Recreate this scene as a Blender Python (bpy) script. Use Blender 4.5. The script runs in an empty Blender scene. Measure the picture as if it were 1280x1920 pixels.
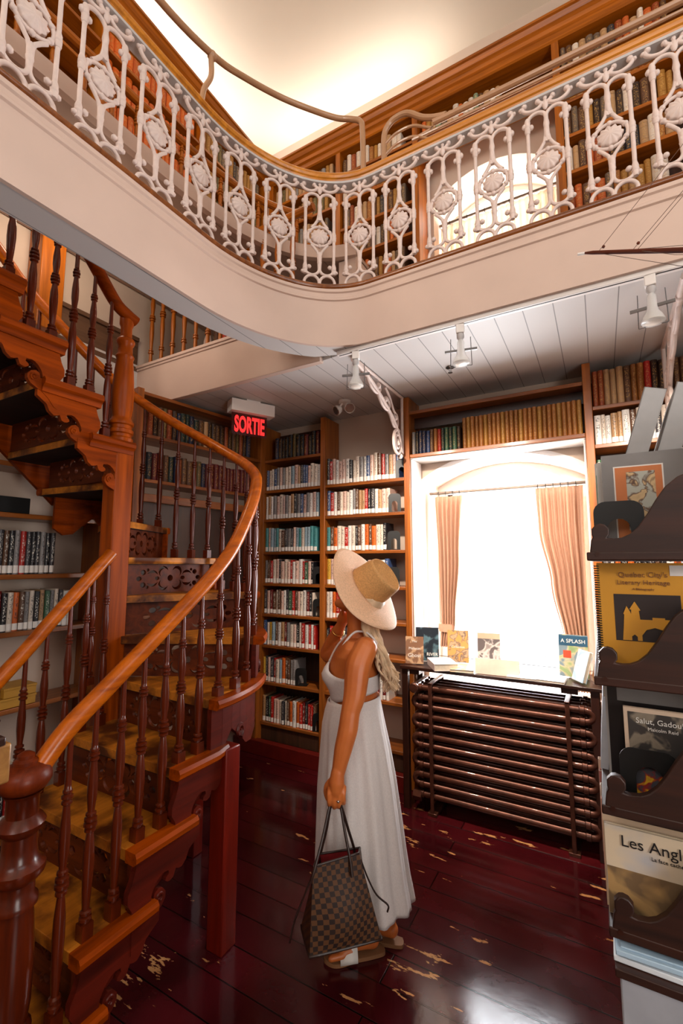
import bpy, bmesh, math, random
from mathutils import Vector, Matrix
from mathutils.geometry import tessellate_polygon

C = bpy.context.scene.collection
sc = bpy.context.scene
PI = math.pi
random.seed(7)

# ------------------------------------------------------------------ camera
FOC, CAMH = 850.0, 1.65
PITCH = math.atan(95 / FOC)
YAW = math.atan(487 / FOC * math.cos(PITCH))
cam_d = bpy.data.cameras.new('camera')
cam_d.sensor_fit = 'VERTICAL'
cam_d.sensor_height = 36.0
cam_d.lens = 36.0 * FOC / 1920
cam_d.clip_start = 0.02
cam = bpy.data.objects.new('camera', cam_d)
cam.location = (0, 0, CAMH)
cam.rotation_euler = (PI / 2 + PITCH, 0, YAW)
C.objects.link(cam)
sc.camera = cam

# ------------------------------------------------------------------ world, daylight, exposure
sc.view_settings.view_transform = 'Standard'
sc.view_settings.look = 'None'
sc.view_settings.gamma = 1.0
sc.view_settings.use_curve_mapping = False
sc.view_settings.exposure = -0.3
W = bpy.data.worlds.new('sky')
sc.world = W
W.use_nodes = True
bg = W.node_tree.nodes['Background']
bg.inputs[0].default_value = (0.93, 0.97, 1.0, 1)
bg.inputs[1].default_value = 3.2
sc.cycles.max_bounces = 8
sc.cycles.diffuse_bounces = 3
sc.cycles.glossy_bounces = 3
sc.cycles.transparent_max_bounces = 8
sc.cycles.caustics_reflective = False
sc.cycles.caustics_refractive = False
sc.cycles.sample_clamp_indirect = 6.0


def area(name, loc, target, sx, sy, power, col, portal=False, spread=PI):
    L = bpy.data.lights.new(name, 'AREA')
    L.shape = 'RECTANGLE'
    L.size, L.size_y = sx, sy
    L.energy = power
    L.color = col
    L.spread = spread
    if portal:
        L.cycles.is_portal = True
    o = bpy.data.objects.new(name, L)
    o.location = loc
    d = Vector(target) - Vector(loc)
    o.rotation_euler = d.to_track_quat('-Z', 'Y').to_euler()
    C.objects.link(o)
    return o


# daylight of the two windows in the far wall
area('daylight_lower_window', (-0.64, 4.04, 1.62), (-0.64, 0, 1.3), 1.15, 1.7, 235, (0.90, 0.95, 1.0))
area('daylight_upper_window', (-0.62, 4.04, 4.28), (-0.64, 0, 3.9), .98, 1.36, 80, (1.0, 0.96, 0.90))
# two added fill lights, then daylight of the unseen high end and side windows
area('added_side_fill_low', (2.52, -.3, 1.7), (-1.0, 1.9, 1.2), 1.2, 1.6, 52, (1.0, 0.92, 0.84))  # added fill for the person and lower shelves, no known window there
area('added_gallery_end_fill', (-2.4, -3.32, 4.1), (-2.7, 2, 3.5), 1.0, 1.4, 120, (1.0, 0.88, 0.76))  # added fill to brighten the wall and beam behind the upper stair
area('daylight_end_window_high', (0.6, -3.3, 4.7), (-0.8, 2, 3.6), 2.2, 1.8, 34, (1.0, 0.90, 0.80))
area('daylight_side_window_high', (2.5, 0.4, 4.7), (-1.6, 1.2, 3.4), 2.2, 1.6, 5, (1.0, 0.9, 0.8))


# lamps hidden on top of the tall bookcases light the ceiling
area('cornice_lamps_left', (-3.0, 1.9, 5.63), (-3.0, 1.9, 7.0), .25, 2.6, 19, (1.0, 0.96, 0.91))
area('cornice_lamps_window', (-1.9, 3.44, 5.63), (-1.9, 3.44, 7.0), 1.8, .2, 11, (1.0, 0.96, 0.91))


# ------------------------------------------------------------------ helpers
def lin(c, a=1.0):
    out = []
    for v in c:
        v /= 255.0
        out.append(v / 12.92 if v <= 0.04045 else ((v + 0.055) / 1.055) ** 2.4)
    return (*out, a)


def ray(px, py):
    x, y = (px - 640) / FOC, -(py - 960) / FOC
    cp, sp, c, s = math.cos(PITCH), math.sin(PITCH), math.cos(YAW), math.sin(YAW)
    F, U = cp - y * sp, y * cp + sp
    return Vector((x * c - F * s, x * s + F * c, U))


def at(px, py, F0):
    """a point measured in the photograph at horizontal distance F0 in front of the camera"""
    d = ray(px, py)
    c, s = math.cos(YAW), math.sin(YAW)
    t = F0 / (-d.x * s + d.y * c)
    return Vector((d.x * t, d.y * t, CAMH + d.z * t))


def atY(px, py, Y):
    d = ray(px, py)
    t = Y / d.y
    return Vector((d.x * t, Y, CAMH + d.z * t))


def atZ(px, py, Z):
    d = ray(px, py)
    t = (Z - CAMH) / d.z
    return Vector((d.x * t, d.y * t, Z))


class MB:
    def __init__(s):
        s.v, s.f, s.m = [], [], []

    def add(s, vs, fs, m=0):
        o = len(s.v)
        s.v += [Vector(p) for p in vs]
        s.f += [[i + o for i in f] for f in fs]
        s.m += [m] * len(fs)
        return s

    def box(s, x0, y0, z0, x1, y1, z1, m=0):
        v = [(x, y, z) for z in (z0, z1) for y in (y0, y1) for x in (x0, x1)]
        return s.add(v, [(0, 2, 3, 1), (4, 5, 7, 6), (0, 1, 5, 4), (2, 6, 7, 3), (0, 4, 6, 2), (1, 3, 7, 5)], m)

    def bar(s, a, b, w, t, up=(0, 0, 1), m=0):
        """a box of section w x t from a to b"""
        a, b = Vector(a), Vector(b)
        d = (b - a).normalized()
        u = Vector(up)
        if abs(d.dot(u)) > .98:
            u = Vector((0, 1, 0))
        r = d.cross(u).normalized() * w / 2
        u = r.cross(d).normalized() * t / 2
        v = [p + i * r + j * u for p in (a, b) for j in (-1, 1) for i in (-1, 1)]
        return s.add(v, [(0, 2, 3, 1), (4, 5, 7, 6), (0, 1, 5, 4), (2, 6, 7, 3), (0, 4, 6, 2), (1, 3, 7, 5)], m)

    def tube(s, pts, r, n=8, m=0, closed=False, flat=1.0, cap=True):
        pts = [Vector(p) for p in pts]
        N = len(pts)
        rs = r if isinstance(r, (list, tuple)) else [r] * N
        vs, fs = [], []
        ref = None
        for i, p in enumerate(pts):
            if closed:
                t = pts[(i + 1) % N] - pts[i - 1]
            else:
                t = pts[min(i + 1, N - 1)] - pts[max(i - 1, 0)]
            t.normalize()
            if ref is None:
                ref = Vector((0, 0, 1)) if abs(t.z) < .9 else Vector((0, 1, 0))
            a = ref - t * ref.dot(t)
            if a.length < 1e-6:
                a = t.orthogonal()
            a.normalize()
            ref = a
            b = t.cross(a)
            for k in range(n):
                an = 2 * PI * k / n
                vs.append(p + (a * math.cos(an) * flat + b * math.sin(an)) * rs[i])
        for i in range(N if closed else N - 1):
            j = (i + 1) % N
            for k in range(n):
                k2 = (k + 1) % n
                fs.append((i * n + k, i * n + k2, j * n + k2, j * n + k))
        if not closed and cap:
            fs.append(list(range(n))[::-1])
            fs.append([(N - 1) * n + k for k in range(n)])
        return s.add(vs, fs, m)

    def lathe(s, prof, n=12, c=(0, 0, 0), m=0, axis='z'):
        c = Vector(c)
        vs, fs = [], []
        for r, z in prof:
            for k in range(n):
                a = 2 * PI * k / n
                p = (r * math.cos(a), r * math.sin(a), z)
                if axis == 'y':
                    p = (p[0], z, -p[1])
                elif axis == 'x':
                    p = (z, p[0], p[1])
                vs.append(c + Vector(p))
        for i in range(len(prof) - 1):
            for k in range(n):
                k2 = (k + 1) % n
                fs.append((i * n + k, i * n + k2, (i + 1) * n + k2, (i + 1) * n + k))
        fs.append(list(range(n))[::-1])
        fs.append([(len(prof) - 1) * n + k for k in range(n)])
        return s.add(vs, fs, m)

    def ball(s, c, r, n=8, m=0, sc=(1, 1, 1)):
        c = Vector(c)
        vs, fs = [], []
        R = max(4, n // 2 + 1)
        for i in range(R + 1):
            th = PI * i / R
            for k in range(n):
                a = 2 * PI * k / n
                vs.append(c + Vector((sc[0] * r * math.sin(th) * math.cos(a), sc[1] * r * math.sin(th) * math.sin(a), -sc[2] * r * math.cos(th))))
        for i in range(R):
            for k in range(n):
                k2 = (k + 1) % n
                fs.append((i * n + k, i * n + k2, (i + 1) * n + k2, (i + 1) * n + k))
        return s.add(vs, fs, m)

    def prism(s, poly, origin, ux, uy, t, m=0, m_side=None):
        """polygon (a,b) -> origin + a*ux + b*uy, thickness t along ux x uy (centred)"""
        o, ux, uy = Vector(origin), Vector(ux), Vector(uy)
        nz = ux.cross(uy).normalized() * (t / 2)
        n = len(poly)
        p3 = [Vector((a, b, 0)) for a, b in poly]
        tri = tessellate_polygon([p3])
        vs = [o + a * ux + b * uy - nz for a, b in poly] + [o + a * ux + b * uy + nz for a, b in poly]
        area2 = sum(poly[i][0] * poly[(i + 1) % n][1] - poly[(i + 1) % n][0] * poly[i][1] for i in range(n))
        top, side = [], []
        for a, b, c in tri:
            cr = (p3[b] - p3[a]).cross(p3[c] - p3[a]).z
            if cr < 0:
                a, b, c = a, c, b
            top.append((a + n, b + n, c + n))
            top.append((a, c, b))
        for i in range(n):
            j = (i + 1) % n
            side.append((i, j, j + n, i + n) if area2 > 0 else (j, i, i + n, j + n))
        s.add(vs, top, m)
        o2 = len(s.v)
        s.add(vs, side, m if m_side is None else m_side)
        return s

    def sweep(s, prof, path, m=0, zs=None):
        """prof: closed (offset to the right of travel, z) ; path: open list of (x,y)"""
        path = [Vector((p[0], p[1], 0)) for p in path]
        N, n = len(path), len(prof)
        vs, fs = [], []
        for i, p in enumerate(path):
            a = (path[i] - path[i - 1]).normalized() if i else None
            b = (path[i + 1] - path[i]).normalized() if i < N - 1 else None
            if a is None:
                d, k = b, 1
            elif b is None:
                d, k = a, 1
            else:
                d = (a + b).normalized()
                k = 1 / max(.3, d.dot(a))
            r = Vector((d.y, -d.x, 0)) * k
            for o, z in prof:
                vs.append(p + r * o + Vector((0, 0, z + (zs[i] if zs else 0))))
        for i in range(N - 1):
            for k in range(n):
                k2 = (k + 1) % n
                fs.append((i * n + k, (i + 1) * n + k, (i + 1) * n + k2, i * n + k2))
        fs.append(list(range(n)))
        fs.append([(N - 1) * n + k for k in range(n)][::-1])
        return s.add(vs, fs, m)

    def loft(s, rings, m=0, cap0=True, cap1=True, closed=True):
        n = len(rings[0])
        vs = [p for r in rings for p in r]
        fs = []
        for i in range(len(rings) - 1):
            for k in range(n if closed else n - 1):
                k2 = (k + 1) % n
                fs.append((i * n + k, i * n + k2, (i + 1) * n + k2, (i + 1) * n + k))
        if cap0 and closed:
            fs.append(list(range(n))[::-1])
        if cap1 and closed:
            fs.append([(len(rings) - 1) * n + k for k in range(n)])
        return s.add(vs, fs, m)

    def mesh(s, name, mats, origin=(0, 0, 0), smooth=35, fix=False):
        me = bpy.data.meshes.new(name)
        o = Vector(origin)
        me.from_pydata([tuple(p - o) for p in s.v], [], s.f)
        for mt in mats:
            me.materials.append(mt)
        for p, i in zip(me.polygons, s.m):
            p.material_index = min(i, len(mats) - 1)
            p.use_smooth = smooth > 0
        if fix:
            bm = bmesh.new()
            bm.from_mesh(me)
            bmesh.ops.remove_doubles(bm, verts=bm.verts, dist=1e-5)
            bmesh.ops.recalc_face_normals(bm, faces=bm.faces)
            bm.to_mesh(me)
            bm.free()
        if smooth > 0:
            me.set_sharp_from_angle(angle=math.radians(smooth))
        me.update()
        return me

    def build(s, name, mats, parent=None, origin=None, smooth=35, local=False, bevel=0, fix=True):
        """one mesh object; under a parent the vertices are taken relative to the parent's location"""
        if not isinstance(mats, (list, tuple)):
            mats = [mats]
        if parent is not None:
            o = (0, 0, 0) if local else WL[parent.name]
        else:
            o = origin if origin is not None else (0, 0, 0)
        ob = bpy.data.objects.new(name, s.mesh(name, mats, o, smooth, fix))
        C.objects.link(ob)
        if parent is not None:
            ob.parent = parent
            WL[ob.name] = tuple(o)
        else:
            ob.location = o
            WL[ob.name] = tuple(o)
        if bevel:
            b = ob.modifiers.new('edge', 'BEVEL')
            b.width = bevel
            b.segments = 2
            b.limit_method = 'ANGLE'
            b.angle_limit = math.radians(50)
        return ob


WL = {}


def tag(o, label=None, cat=None, group=None, kind=None):
    if label:
        o['label'] = label
    if cat:
        o['category'] = cat
    if group:
        o['group'] = group
    if kind:
        o['kind'] = kind
    return o


def thing(name, label, cat, loc=(0, 0, 0), rz=0, group=None):
    o = bpy.data.objects.new(name, None)
    o.empty_display_size = .05
    o.location = loc
    o.rotation_euler = (0, 0, rz)
    C.objects.link(o)
    WL[o.name] = tuple(loc)
    return tag(o, label, cat, group)


def copy_tree(o, parent=None):
    c = o.copy()
    C.objects.link(c)
    WL[c.name] = WL.get(o.name, (0, 0, 0))
    if parent is not None:
        c.parent = parent
    for ch in [x for x in bpy.data.objects if x.parent == o and x != c]:
        copy_tree(ch, c)
    return c


def struct(o):
    o['kind'] = 'structure'
    return o


def plate_mesh(outlines, t, origin, ux, uy):
    """flat plate with holes (first outline is the outside), as MB data"""
    cu = bpy.data.curves.new('tmp', 'CURVE')
    cu.dimensions = '2D'
    cu.fill_mode = 'BOTH'
    cu.extrude = t / 2
    for ol in outlines:
        sp = cu.splines.new('POLY')
        sp.points.add(len(ol) - 1)
        for p, (a, b) in zip(sp.points, ol):
            p.co = (a, b, 0, 1)
        sp.use_cyclic_u = True
    ob = bpy.data.objects.new('tmp', cu)
    C.objects.link(ob)
    dg = bpy.context.evaluated_depsgraph_get()
    me = bpy.data.meshes.new_from_object(ob.evaluated_get(dg))
    o, ux, uy = Vector(origin), Vector(ux), Vector(uy)
    nz = ux.cross(uy).normalized()
    vs = [o + v.co.x * ux + v.co.y * uy + v.co.z * nz for v in me.vertices]
    fs = [list(p.vertices) for p in me.polygons]
    bpy.data.objects.remove(ob)
    bpy.data.curves.remove(cu)
    bpy.data.meshes.remove(me)
    return vs, fs


def text_data(body, size, origin, ux, uy, depth=.0006, align='CENTER', bold=0.0, sx=1.0):
    cu = bpy.data.curves.new('tmp', 'FONT')
    cu.body = body
    cu.size = size
    cu.align_x = align
    cu.extrude = depth
    cu.offset = bold
    cu.resolution_u = 3
    ob = bpy.data.objects.new('tmp', cu)
    C.objects.link(ob)
    dg = bpy.context.evaluated_depsgraph_get()
    me = bpy.data.meshes.new_from_object(ob.evaluated_get(dg))
    o, ux, uy = Vector(origin), Vector(ux).normalized(), Vector(uy).normalized()
    nz = ux.cross(uy).normalized()
    vs = [o + v.co.x * sx * ux + v.co.y * uy + v.co.z * nz for v in me.vertices]
    fs = [list(p.vertices) for p in me.polygons]
    bpy.data.objects.remove(ob)
    bpy.data.curves.remove(cu)
    bpy.data.meshes.remove(me)
    return vs, fs


def arc(cx, cy, r, a0, a1, n=10, ry=None):
    ry = r if ry is None else ry
    return [(cx + r * math.cos(math.radians(a0 + (a1 - a0) * i / n)), cy + ry * math.sin(math.radians(a0 + (a1 - a0) * i / n))) for i in range(n + 1)]


def smooth_path(pts, sub=6):
    """Catmull-Rom through the points"""
    P = [Vector(p) for p in pts]
    P = [2 * P[0] - P[1]] + P + [2 * P[-1] - P[-2]]
    out = []
    for i in range(1, len(P) - 2):
        a, b, c, d = P[i - 1:i + 3]
        for k in range(sub):
            t = k / sub
            out.append(.5 * ((2 * b) + (c - a) * t + (2 * a - 5 * b + 4 * c - d) * t * t + (3 * b - a - 3 * c + d) * t ** 3))
    out.append(P[-2])
    return out


# ------------------------------------------------------------------ materials
def nt(name):
    m = bpy.data.materials.new(name)
    m.use_nodes = True
    t = m.node_tree
    b = t.nodes['Principled BSDF']
    return m, t, b


def N(t, kind, **kw):
    n = t.nodes.new(kind)
    for k, v in kw.items():
        if k.startswith('i_'):
            key = k[2:]
            n.inputs[int(key) if key.isdigit() else key].default_value = v
        else:
            setattr(n, k, v)
    return n


def ramp(t, stops):
    r = N(t, 'ShaderNodeValToRGB')
    e = r.color_ramp.elements
    while len(e) < len(stops):
        e.new(.5)
    for x, (p, c) in zip(e, stops):
        x.position = p
        x.color = c
    return r


def plain(name, col, rough=.6, metal=0, var=.06, scale=14, bump=0.0, spec=.5, coat=0):
    m, t, b = nt(name)
    c = lin(col)
    tc = N(t, 'ShaderNodeTexCoord')
    no = N(t, 'ShaderNodeTexNoise', i_Scale=scale, i_Detail=4.0)
    t.links.new(tc.outputs['Object'], no.inputs['Vector'])
    lo = tuple(x * (1 - var * 2) for x in c[:3]) + (1,)
    hi = tuple(min(1, x * (1 + var)) for x in c[:3]) + (1,)
    r = ramp(t, [(.3, lo), (.7, hi)])
    t.links.new(no.outputs['Fac'], r.inputs[0])
    t.links.new(r.outputs[0], b.inputs['Base Color'])
    b.inputs['Roughness'].default_value = rough
    b.inputs['Metallic'].default_value = metal
    b.inputs['Specular IOR Level'].default_value = spec
    b.inputs['Coat Weight'].default_value = coat
    if bump:
        bu = N(t, 'ShaderNodeBump', i_Strength=bump, i_Distance=.004)
        t.links.new(no.outputs['Fac'], bu.inputs['Height'])
        t.links.new(bu.outputs[0], b.inputs['Normal'])
    return m


def wood(name, dark, light, axis='x', rough=.35, scale=1.0, coat=.3, worn=None, bump=.15, spec=.5):
    m, t, b = nt(name)
    tc = N(t, 'ShaderNodeTexCoord')
    mp = N(t, 'ShaderNodeMapping')
    s = {'x': (1.2, 22, 22), 'y': (22, 1.2, 22), 'z': (22, 22, 1.2)}[axis]
    mp.inputs['Scale'].default_value = tuple(v * scale for v in s)
    t.links.new(tc.outputs['Object'], mp.inputs[0])
    no = N(t, 'ShaderNodeTexNoise', i_Scale=1.0, i_Detail=7.0, i_Roughness=.62, i_Distortion=.6)
    t.links.new(mp.outputs[0], no.inputs['Vector'])
    r = ramp(t, [(.25, lin(dark)), (.72, lin(light))])
    t.links.new(no.outputs['Fac'], r.inputs[0])
    col = r.outputs[0]
    if worn:
        n2 = N(t, 'ShaderNodeTexNoise', i_Scale=5.0, i_Detail=5.0)
        t.links.new(tc.outputs['Object'], n2.inputs['Vector'])
        r2 = ramp(t, [(.42, (0, 0, 0, 1)), (.56, (1, 1, 1, 1))])
        t.links.new(n2.outputs['Fac'], r2.inputs[0])
        mx = N(t, 'ShaderNodeMix', data_type='RGBA')
        mu = N(t, 'ShaderNodeMix', data_type='RGBA', blend_type='MULTIPLY')
        mu.inputs[0].default_value = .7
        mu.inputs[6].default_value = lin(worn)
        r3 = ramp(t, [(.3, (.35, .3, .25, 1)), (.6, (1, 1, 1, 1))])
        t.links.new(no.outputs['Fac'], r3.inputs[0])
        t.links.new(r3.outputs[0], mu.inputs[7])
        t.links.new(r2.outputs[0], mx.inputs[0])
        t.links.new(col, mx.inputs[6])
        t.links.new(mu.outputs[2], mx.inputs[7])
        col = mx.outputs[2]
    t.links.new(col, b.inputs['Base Color'])
    b.inputs['Roughness'].default_value = rough
    b.inputs['Coat Weight'].default_value = coat
    b.inputs['Coat Roughness'].default_value = .18
    b.inputs['Specular IOR Level'].default_value = spec
    if bump:
        bu = N(t, 'ShaderNodeBump', i_Strength=bump, i_Distance=.002)
        t.links.new(no.outputs['Fac'], bu.inputs['Height'])
        t.links.new(bu.outputs[0], b.inputs['Normal'])
    return m


M = {}
M['plaster'] = plain('wall_plaster', (214, 196, 180), .85, var=.03, scale=3)
M['plaster_low'] = plain('wall_plaster_grey', (206, 184, 166), .85, var=.03, scale=3)
M['cream'] = plain('cream_paint', (212, 184, 168), .55, var=.025, scale=4)
M['ceil'] = plain('ceiling_paint', (238, 226, 206), .9, var=.02, scale=1.5)
M['white'] = plain('white_paint', (236, 228, 222), .5, var=.02, scale=5)
M['iron'] = plain('white_cast_iron', (226, 204, 194), .5, var=.04, scale=30, bump=.15)
M['greyiron'] = plain('grey_white_metal', (196, 190, 188), .5, var=.04)
M['honey_x'] = wood('honey_wood_x', (112, 52, 4), (198, 110, 20), 'x', .34, coat=.15, spec=.35)
M['honey_y'] = wood('honey_wood_y', (112, 52, 4), (198, 110, 20), 'y', .34, coat=.15, spec=.35)
M['honey_z'] = wood('honey_wood_z', (112, 52, 4), (196, 108, 20), 'z', .34, coat=.15, spec=.35)
M['case_x'] = wood('case_wood_x', (92, 42, 8), (176, 98, 32), 'x', .42)
M['case_y'] = wood('case_wood_y', (92, 42, 8), (176, 98, 32), 'y', .42)
M['case_z'] = wood('case_wood_z', (100, 46, 8), (186, 104, 34), 'z', .42)
M['case_back'] = wood('case_back', (44, 24, 12), (84, 48, 26), 'z', .6, coat=0)
M['dark_x'] = wood('dark_wood_x', (24, 11, 7), (62, 28, 16), 'x', .35)
M['dark_y'] = wood('dark_wood_y', (24, 11, 7), (62, 28, 16), 'y', .35)
M['dark_z'] = wood('dark_wood_z', (24, 11, 7), (62, 28, 16), 'z', .35)
M['stair_y'] = wood('stair_wood_y', (76, 22, 0), (164, 66, 0), 'y', .42, coat=.03, spec=.1)
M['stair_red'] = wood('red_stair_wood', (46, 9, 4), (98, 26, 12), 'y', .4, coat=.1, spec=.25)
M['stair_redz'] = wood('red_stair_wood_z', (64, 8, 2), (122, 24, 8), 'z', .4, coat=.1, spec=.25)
M['stair_x'] = wood('stair_wood_x', (56, 16, 3), (112, 46, 10), 'x', .55, coat=.0, spec=.22)
M['stair_z'] = wood('stair_wood_z', (66, 16, 2), (126, 46, 8), 'z', .42, coat=.08, spec=.22)
M['baluster'] = wood('baluster_wood', (52, 12, 2), (108, 36, 7), 'z', .28, coat=.3, spec=.3)
M['rail'] = wood('handrail_wood', (134, 54, 0), (212, 106, 10), 'y', .3, coat=.15, spec=.3, bump=.05)
M['tread'] = wood('worn_tread', (52, 22, 8), (104, 50, 16), 'y', .5, coat=.05, spec=.25, worn=(206, 124, 34))
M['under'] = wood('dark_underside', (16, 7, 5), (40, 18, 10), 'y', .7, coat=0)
M['newel'] = wood('newel_wood', (100, 36, 0), (178, 78, 6), 'z', .38, coat=.05, spec=.15)
M['black'] = plain('black_metal', (18, 18, 18), .45, var=.1)
M['glass_dark'] = plain('dark_glaze', (30, 26, 24), .2)
M['chrome'] = plain('chrome', (200, 198, 196), .18, metal=1, var=.02)
M['rad'] = plain('bronze_radiator', (92, 52, 38), .34, metal=.55, var=.16, scale=24, coat=.3)
M['redlight'] = None
m, t, b = nt('exit_red_light')
b.inputs['Base Color'].default_value = (.8, .02, .02, 1)
b.inputs['Emission Color'].default_value = (1, .03, .03, 1)
b.inputs['Emission Strength'].default_value = 1.3
M['redlight'] = m
m, t, b = nt('smoked_red_acrylic')
b.inputs['Base Color'].default_value = (.10, .01, .01, 1)
b.inputs['Roughness'].default_value = .1
b.inputs['Alpha'].default_value = .55
M['acrylic'] = m
m, t, b = nt('clear_glass')
b.inputs['Base Color'].default_value = (1, 1, 1, 1)
b.inputs['Roughness'].default_value = .03
b.inputs['Alpha'].default_value = .10
M['pane'] = m
m, t, b = nt('lamp_glass')
b.inputs['Base Color'].default_value = (.95, .93, .9, 1)
b.inputs['Roughness'].default_value = .05
b.inputs['Alpha'].default_value = .4
M['lampglass'] = m
M['lens'] = plain('lamp_lens', (236, 226, 214), .25, var=.05)


def grooved(name, col, axis, pitch, groove=.035, rough=.55):
    """painted boards with grooves every pitch metres"""
    m, t, b = nt(name)
    tc = N(t, 'ShaderNodeTexCoord')
    sep = N(t, 'ShaderNodeSeparateXYZ')
    t.links.new(tc.outputs['Object'], sep.inputs[0])
    mu = N(t, 'ShaderNodeMath', operation='MULTIPLY', i_1=1 / pitch)
    t.links.new(sep.outputs[axis], mu.inputs[0])
    fr = N(t, 'ShaderNodeMath', operation='FRACT')
    t.links.new(mu.outputs[0], fr.inputs[0])
    c = lin(col)
    dk = tuple(v * .35 for v in c[:3]) + (1,)
    r = ramp(t, [(0, dk), (groove * .6, dk), (groove, c), (1 - groove * .3, c), (1, dk)])
    t.links.new(fr.outputs[0], r.inputs[0])
    t.links.new(r.outputs[0], b.inputs['Base Color'])
    b.inputs['Roughness'].default_value = rough
    return m


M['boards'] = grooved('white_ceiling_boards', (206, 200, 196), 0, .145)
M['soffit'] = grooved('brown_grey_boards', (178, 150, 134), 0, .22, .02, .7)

# dark red painted floor boards, glossy, chipped to bare wood
m, t, b = nt('red_floor_boards')
tc = N(t, 'ShaderNodeTexCoord')
br = N(t, 'ShaderNodeTexBrick', offset=.37, i_Scale=1.0)
br.inputs['Color1'].default_value = lin((74, 16, 20))
br.inputs['Color2'].default_value = lin((56, 10, 16))
br.inputs['Mortar'].default_value = lin((12, 5, 5))
br.inputs['Mortar Size'].default_value = .0035
br.inputs['Mortar Smooth'].default_value = .3
br.inputs['Brick Width'].default_value = 2.3
br.inputs['Row Height'].default_value = .15
t.links.new(tc.outputs['Object'], br.inputs['Vector'])
mp = N(t, 'ShaderNodeMapping')
mp.inputs['Scale'].default_value = (5, 17, 1)
t.links.new(tc.outputs['Object'], mp.inputs[0])
n1 = N(t, 'ShaderNodeTexNoise', i_Scale=1.0, i_Detail=6.0, i_Roughness=.6)
t.links.new(mp.outputs[0], n1.inputs['Vector'])
n2 = N(t, 'ShaderNodeTexNoise', i_Scale=1.3, i_Detail=2.0)
t.links.new(tc.outputs['Object'], n2.inputs['Vector'])
ad = N(t, 'ShaderNodeMath', operation='MULTIPLY_ADD', i_1=.42, i_2=0.0)
t.links.new(n2.outputs['Fac'], ad.inputs[0])
su = N(t, 'ShaderNodeMath', operation='ADD')
t.links.new(n1.outputs['Fac'], su.inputs[0])
t.links.new(ad.outputs[0], su.inputs[1])
rc = ramp(t, [(.87, (0, 0, 0, 1)), (.88, (1, 1, 1, 1))])
t.links.new(su.outputs[0], rc.inputs[0])
mx = N(t, 'ShaderNodeMix', data_type='RGBA')
mx.inputs[7].default_value = lin((196, 140, 88))
t.links.new(rc.outputs[0], mx.inputs[0])
n3 = N(t, 'ShaderNodeTexNoise', i_Scale=3.0, i_Detail=5.0)
t.links.new(tc.outputs['Object'], n3.inputs['Vector'])
r3 = ramp(t, [(.3, (.6, .6, .6, 1)), (.7, (1.25, 1.15, 1.15, 1))])
t.links.new(n3.outputs['Fac'], r3.inputs[0])
mm = N(t, 'ShaderNodeMix', data_type='RGBA', blend_type='MULTIPLY')
mm.inputs[0].default_value = 1.0
t.links.new(br.outputs['Color'], mm.inputs[6])
t.links.new(r3.outputs[0], mm.inputs[7])
t.links.new(mm.outputs[2], mx.inputs[6])
t.links.new(mx.outputs[2], b.inputs['Base Color'])
rr = ramp(t, [(.3, (.09, .09, .09, 1)), (.75, (.24, .24, .24, 1))])
t.links.new(n3.outputs['Fac'], rr.inputs[0])
t.links.new(rr.outputs[0], b.inputs['Roughness'])
n4 = N(t, 'ShaderNodeTexNoise', i_Scale=40.0, i_Detail=3.0)
t.links.new(tc.outputs['Object'], n4.inputs['Vector'])
bu = N(t, 'ShaderNodeBump', i_Strength=.06, i_Distance=.003)
t.links.new(n4.outputs['Fac'], bu.inputs['Height'])
bu2 = N(t, 'ShaderNodeBump', i_Strength=.5, i_Distance=.004)
t.links.new(br.outputs['Fac'], bu2.inputs['Height'])
bu2.invert = True
t.links.new(bu.outputs[0], bu2.inputs['Normal'])
t.links.new(bu2.outputs[0], b.inputs['Normal'])
M['floor'] = m


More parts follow.
